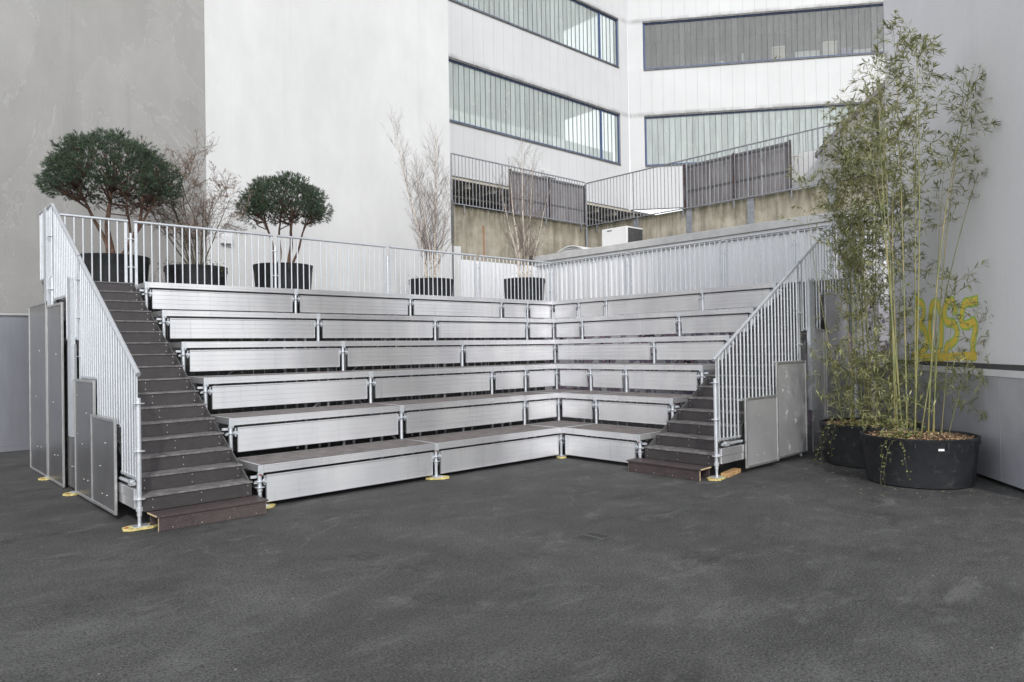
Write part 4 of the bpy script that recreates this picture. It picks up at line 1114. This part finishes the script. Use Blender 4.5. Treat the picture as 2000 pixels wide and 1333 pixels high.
# stair wall with sloping top and black graffiti
sw = lambda u, v, d: (12.55 + d, u, v)
t = thing('stair_wall', 'dull grey wall with sloping top edge and black graffiti behind the bamboo', 'wall', (12.6, -1, 0))
build('wall_slab', MB().poly([(1.15, 4), (1.15, 7.42), (.75, 7.80), (-1.05, 9.15), (-4, 9.2), (-4, 4)], sw, .3), M['stair_conc'], t, fix=True)
build('coping', MB().poly([(1.25, 7.36), (1.25, 7.50), (.75, 7.96), (-1.05, 9.32), (-1.05, 9.16), (.75, 7.82)], lambda u, v, d: (12.47 + d, u, v), .40), M['boards'], t, fix=True)
bl = MB()
for (u, v, a, l) in ((-.1, 7.35, 1.1, .28), (.05, 7.1, 1.5, .2), (-.45, 8.1, 1.8, .25), (-.55, 7.7, 1.3, .3), (.2, 7.0, .5, .2), (-.55, 7.2, 1.6, .1)):
    du, dv = math.cos(a) * l, math.sin(a) * l
    bl.add([(12.545, u - du - .03, v - dv), (12.545, u - du + .04, v - dv), (12.545, u + .07, v), (12.545, u + du + .05, v + dv), (12.545, u + du - .05, v + dv), (12.545, u - .05, v)], [(0, 1, 2, 3, 4, 5)])
build('black_mark', bl, M['gk'], t)

# ------------------------------------------------------------------ white office building
t = thing('office_building', 'white metal-clad building with long blue-framed ribbon windows', 'building', (18, 12.5, 0))
CX, CY = 18.16, 12.5
th = math.radians(-38.7); RD = Vector((-math.sin(th), -math.cos(th), 0)); RN = Vector((RD.y, -RD.x, 0))
# left face: coordinates s from x=0 .. ; right face: s along RD from corner
def fa(s, o, z): return (s, CY - o, z)                 # o = proud towards the viewer
def fb(s, o, z): p = Vector((CX, CY, 0)) + RD * s + (-RN if RN.dot(Vector((-1, -1, 0))) < 0 else RN) * o; return (p.x, p.y, z)
NF = -RN if RN.dot(Vector((-1, -1, 0))) < 0 else RN
def bx(f, s0, s1, o0, o1, z0, z1, mb):
    vs = [f(s, o, z) for z in (z0, z1) for s, o in ((s0, o0), (s1, o0), (s1, o1), (s0, o1))]
    mb.add(vs, [(0, 3, 2, 1), (4, 5, 6, 7), (0, 1, 5, 4), (1, 2, 6, 5), (2, 3, 7, 6), (3, 0, 4, 7)]); return mb
bands = [(8.22, 10.22), (12.58, 14.72), (16.98, 21)]
wins = [(10.22, 12.58), (14.72, 16.98)]
A0, A1, B1 = 3.0, 17.45, 13.0
for fi, (f, s0, s1) in enumerate(((fa, A0, 18.14), (fb, .02, B1))):
    pl_ = MB(); bk = MB()
    for z0, z1 in bands:
        bx(f, s0, s1, -.3, -.012, z0 + .01, z1 - .01, bk)
        s = s0
        while s < s1 - .01:
            e = min(s + .52, s1); bx(f, s + .003, e - .003, -.011, 0, z0, z1, pl_); s = e
    # closed piers beside the corner
    for z0, z1 in wins:
        if fi == 0: bx(f, A1 + .06, 18.14, -.3, -.002, z0 + .001, z1 - .001, pl_)
        else: bx(f, .02, .70, -.3, -.002, z0 + .001, z1 - .001, pl_)
    build('cladding', pl_, M['clad_white'], t, fix=True); build('cladding_joint', bk, M['joint'], t, fix=True)
def window(f, s0, s1, z0, z1, mat, casement, wd):
    fr = MB()
    bx(f, s0, s1, -.12, -.03, z0, z0 + .07, fr); bx(f, s0, s1, -.10, -.03, z1 - .13, z1 - .09, fr)
    bx(f, s0, s0 + .07, -.12, -.03, z0 + .07, z1 - .13, fr); bx(f, s1 - .07, s1, -.12, -.03, z0 + .07, z1 - .13, fr)
    if casement: bx(f, s1 - 1.32, s1 - 1.22, -.12, -.025, z0 + .07, z1 - .13, fr)
    w_ = build('window', fr, M['blue'], t)
    hd = MB(); bx(f, s0, s1, -.16, .03, z1 - .088, z1, hd); bx(f, s0, s1, -.10, .05, z0 - .05, z0 - .001, hd)
    build('head_and_sill', hd, M['head'], w_)
    gl = MB(); sm = MB(); s = s0 + .07; top = s1 - .07
    while s < top - .02:
        e = min(s + .262, top); j = rnd.uniform(-.004, .004)
        vs = [f(s + .008, -.075 + j, z0 + .07), f(e - .008, -.075 - j, z0 + .07), f(e - .008, -.075 - j, z1 - .13), f(s + .008, -.075 + j, z1 - .13)]
        gl.add(vs, [(0, 1, 2, 3)])
        bx(f, e - .008, e + .008, -.11, -.06, z0 + .07, z1 - .13, sm); s = e
    build('glazing', gl, mat, w_); build('glazing_seam', sm, M['head'], w_)
rnd = random.Random(9)
window(fa, A0, A1, *wins[0], M['glass_pale'], True, ''); window(fa, A0, A1, *wins[1], M['glass_pale'], True, '')
window(fb, .72, B1, *wins[0], M['glass_pale'], False, ''); window(fb, .72, B1, *wins[1], M['glass_clear'], False, '')
# rooms behind the glass
rm = MB()
for z0, z1 in ((9.3, 13.3), (13.8, 17.8)):
    bx(fa, A0, 17.9, -4.0, -3.9, z0, z1, rm); bx(fa, A0, 17.9, -3.9, -.31, z0 - .02, z0, rm); bx(fa, A0, 17.9, -3.9, -.31, z1, z1 + .02, rm)
    bx(fb, .3, B1, -4.6, -4.5, z0, z1, rm); bx(fb, .3, B1, -4.5, -.31, z0 - .02, z0, rm); bx(fb, .3, B1, -4.5, -.31, z1, z1 + .02, rm)
build('room', rm, M['room'], t, fix=True)
ld = MB(); bx(fa, A0, 17.3, -.42, -.32, 9.5, 10.8, ld)
dk = MB(); bx(fb, 9.0, B1, -1.0, -.9, 13.85, 17.7, dk); bx(fb, 7.6, 8.99, -2.4, -1.5, 13.9, 16.6, dk); bx(fb, 2.2, 5.0, -1.2, -1.1, 14.2, 15.6, dk)
build('added_shade_panel', dk, M['room_dark'], t, fix=True)  # added dark panels that deepen the shade behind the upper right window
build('reflection_board', ld, M['room_white'], t, fix=True)  # added white board in place of the sky's reflection low in the glass
# undercroft: ceiling with beams, dark back
uc = MB().box(3.5, 12.55, 8.10, 38, 24, 8.21)
build('soffit', uc, M['beam'], t)
bm_ = MB()
for i in range(16): bm_.box(3.6 + i * 1.25, 12.82, 7.92, 3.76 + i * 1.25, 23.9, 8.099)
for i in range(5): bm_.box(3.5, 14 + i * 2, 7.84, 24, 14.2 + i * 2, 7.915)
build('beam', bm_, M['beam'], t)
build('rear_partition', MB().box(3, 23.9, 5.9, 38, 24.2, 8.1).box(37.8, -6, 5.9, 38, 23.9, 8.1), M['room_dark'], t)
build('added_pale_strip', MB().box(6.5, 13.0, 7.86, 7.9, 13.12, 7.91), M['room_white'], t)  # added white strip to lighten the undercroft; it does not glow
struct('upper_yard_ground', MB().box(4.6, 10.36, 6.0, 40, 40, 6.40), M['dark_strip'])
struct('upper_yard_terrace', MB().box(12.46, -12, 6.0, 40, 10.35, 6.39), M['dark_strip'])
# things standing on the window sill of the upper right ribbon window
def sill(kind, s, w_, h, dp, col, label, rough=.6, o=-.42):
    zb = wins[1][0] + .02
    m = NT(kind + '_paint').set(col, rough)
    mb = MB()
    if kind == 'jar':
        c = fb(s, o, 0); mb.lathe(c[0], c[1], [(0, zb), (w_ / 2, zb + .01), (w_ / 2, zb + h * .75), (w_ * .32, zb + h * .88), (w_ * .34, zb + h), (0, zb + h)], 14)
        solo('jar', mb, m, label, 'jar', 'things on the office window sill', smooth='auto')
    else:
        bx(fb, s, s + w_, o - dp / 2, o + dp / 2, zb, zb + h * .86, mb); bx(fb, s - .01, s + w_ + .01, o - dp / 2 - .01, o + dp / 2 + .01, zb + h * .87, zb + h, mb)
        solo('storage_box', mb, m, label, 'box', 'things on the office window sill', fix=True)
sill('box', 6.55, .55, .75, .16, g(.62, (1, .95, .8)), 'cream box on the sill behind the upper right window, leftmost')
sill('box', 7.55, 1.05, .42, .16, g(.7, (.95, 1, .95)), 'low white box on the window sill beside the cream box')
sill('box', 8.75, .62, .80, .16, g(.66, (1, .97, .85)), 'tall cream carton in the middle of the upper right window')
sill('box', 9.55, .40, .45, .16, g(.3, (.9, .9, 1.4)), 'small bluish box right of the tall cream carton')
sill('box', 10.05, .8, .33, .16, g(.7), 'wide white tray near the dark end of the upper right window')
sill('jar', 4.3, .28, .26, 0, g(.75), 'white round tub standing alone at left in the upper right window')
sill('jar', 5.25, .16, .55, 0, g(.6, (.9, 1, 1)), 'slim pale bottle in the upper right window')
sill('jar', 11.2, .26, .42, 0, g(.6), 'round glass jar at the dark end of the upper right window', .2)
sill('jar', 12.0, .15, .48, 0, g(.55), 'thin glass jar at the far dark end of the upper right window', .2)
shelf = MB(); bx(fb, 6.2, B1, -.65, -.33, wins[1][0] - .03, wins[1][0] + .018, shelf)
build('window_shelf', shelf, M['room_dark'], t, fix=True)
solo('vent_box', MB().box(12.25, 12.3, 8.86, 12.98, 12.485, 9.14), M['fascia'], 'small grey box mounted low on the white facade above the left screen', 'box', bevel=.01)
wpnl = MB().box(12.9, 1.35, 6.40, 13.0, 2.35, 7.7)
solo('white_board', wpnl, M['white'], 'upright white board standing right of the board screen behind the railing', 'board')

# ------------------------------------------------------------------ drains in the asphalt
def drain(x, y, label, mat, dark, s=.135, hh=.0036):
    t = thing('drain_grate', label, 'drain', (x, y, 0), 'small square drains in the asphalt')
    f = MB(); z0, z1 = .0022, hh
    f.box(x - s, y - s, z0, x + s, y - s + .012, z1).box(x - s, y + s - .012, z0, x + s, y + s, z1).box(x - s, y - s + .012, z0, x - s + .012, y + s - .012, z1).box(x + s - .012, y - s + .012, z0, x + s, y + s - .012, z1)
    for i in range(7):
        yy_ = y - s + .012 + (2 * s - .024) * (i + .5) / 7
        f.box(x - s + .012, yy_ - .0055, z0, x + s - .012, yy_ + .0055, z1 - .0004)
    f.box(x - .012, y - s + .012, z0, x + .012, y + s - .012, z1 - .0002)
    build('grate', f, mat, t)
    build('pit', MB().box(x - s + .01, y - s + .01, .001, x + s - .01, y + s - .01, .002), dark, t)
n = NT('drain_iron'); M['iron'] = n.set(n.ramp(n.noise(60), [(.3, g(.07)), (.7, g(.13))]), .6, .3)
M['pit'] = NT('drain_pit').set(g(.006), .9)
n = NT('drain_clogged'); M['clog'] = n.set(n.ramp(n.noise(90), [(.3, g(.03)), (.7, g(.07))]), .9)
drain(-3.43, -3.63, 'square iron drain grate right of centre in the asphalt', M['iron'], M['pit'])
drain(-5.30, -2.57, 'faint clogged drain grate in the asphalt before the left benches', M['asphalt'], M['clog'], .09, .003)
drain(-5.55, -3.86, 'faint clogged drain grate nearest the viewer', M['asphalt'], M['clog'], .09, .003)

# dry leaves and chips dropped round the planters
rnd = random.Random(77)
lt = MB()
for i in range(150):
    c0 = P1 if rnd.random() < .6 else P2; a = rnd.uniform(0, 2 * PI); q = .70 + abs(rnd.gauss(0, .35))
    c = Vector((c0[0] + math.cos(a) * q, c0[1] + math.sin(a) * q, .006))
    if (c.xy - Vector(P1)).length < .68 or (c.xy - Vector(P2)).length < .68 or (c - WP).dot(WN) < .03 or c.y > -2.99: continue
    a2 = rnd.uniform(0, PI); d = Vector((math.cos(a2), math.sin(a2), rnd.uniform(-.05, .15))); w_ = Vector((-d.y, d.x, 0)); l_ = rnd.uniform(.01, .045); k = rnd.uniform(.003, .008)
    lt.add([c - d * l_, c + w_ * k, c + d * l_, c - w_ * k], [(0, 1, 2, 3)])
o = build('fallen_leaves', lt, M['bamboo_dry']); o['kind'] = 'stuff'; o['label'] = 'dry bamboo leaves scattered on the asphalt round the big planters'; o['category'] = 'fallen leaves'
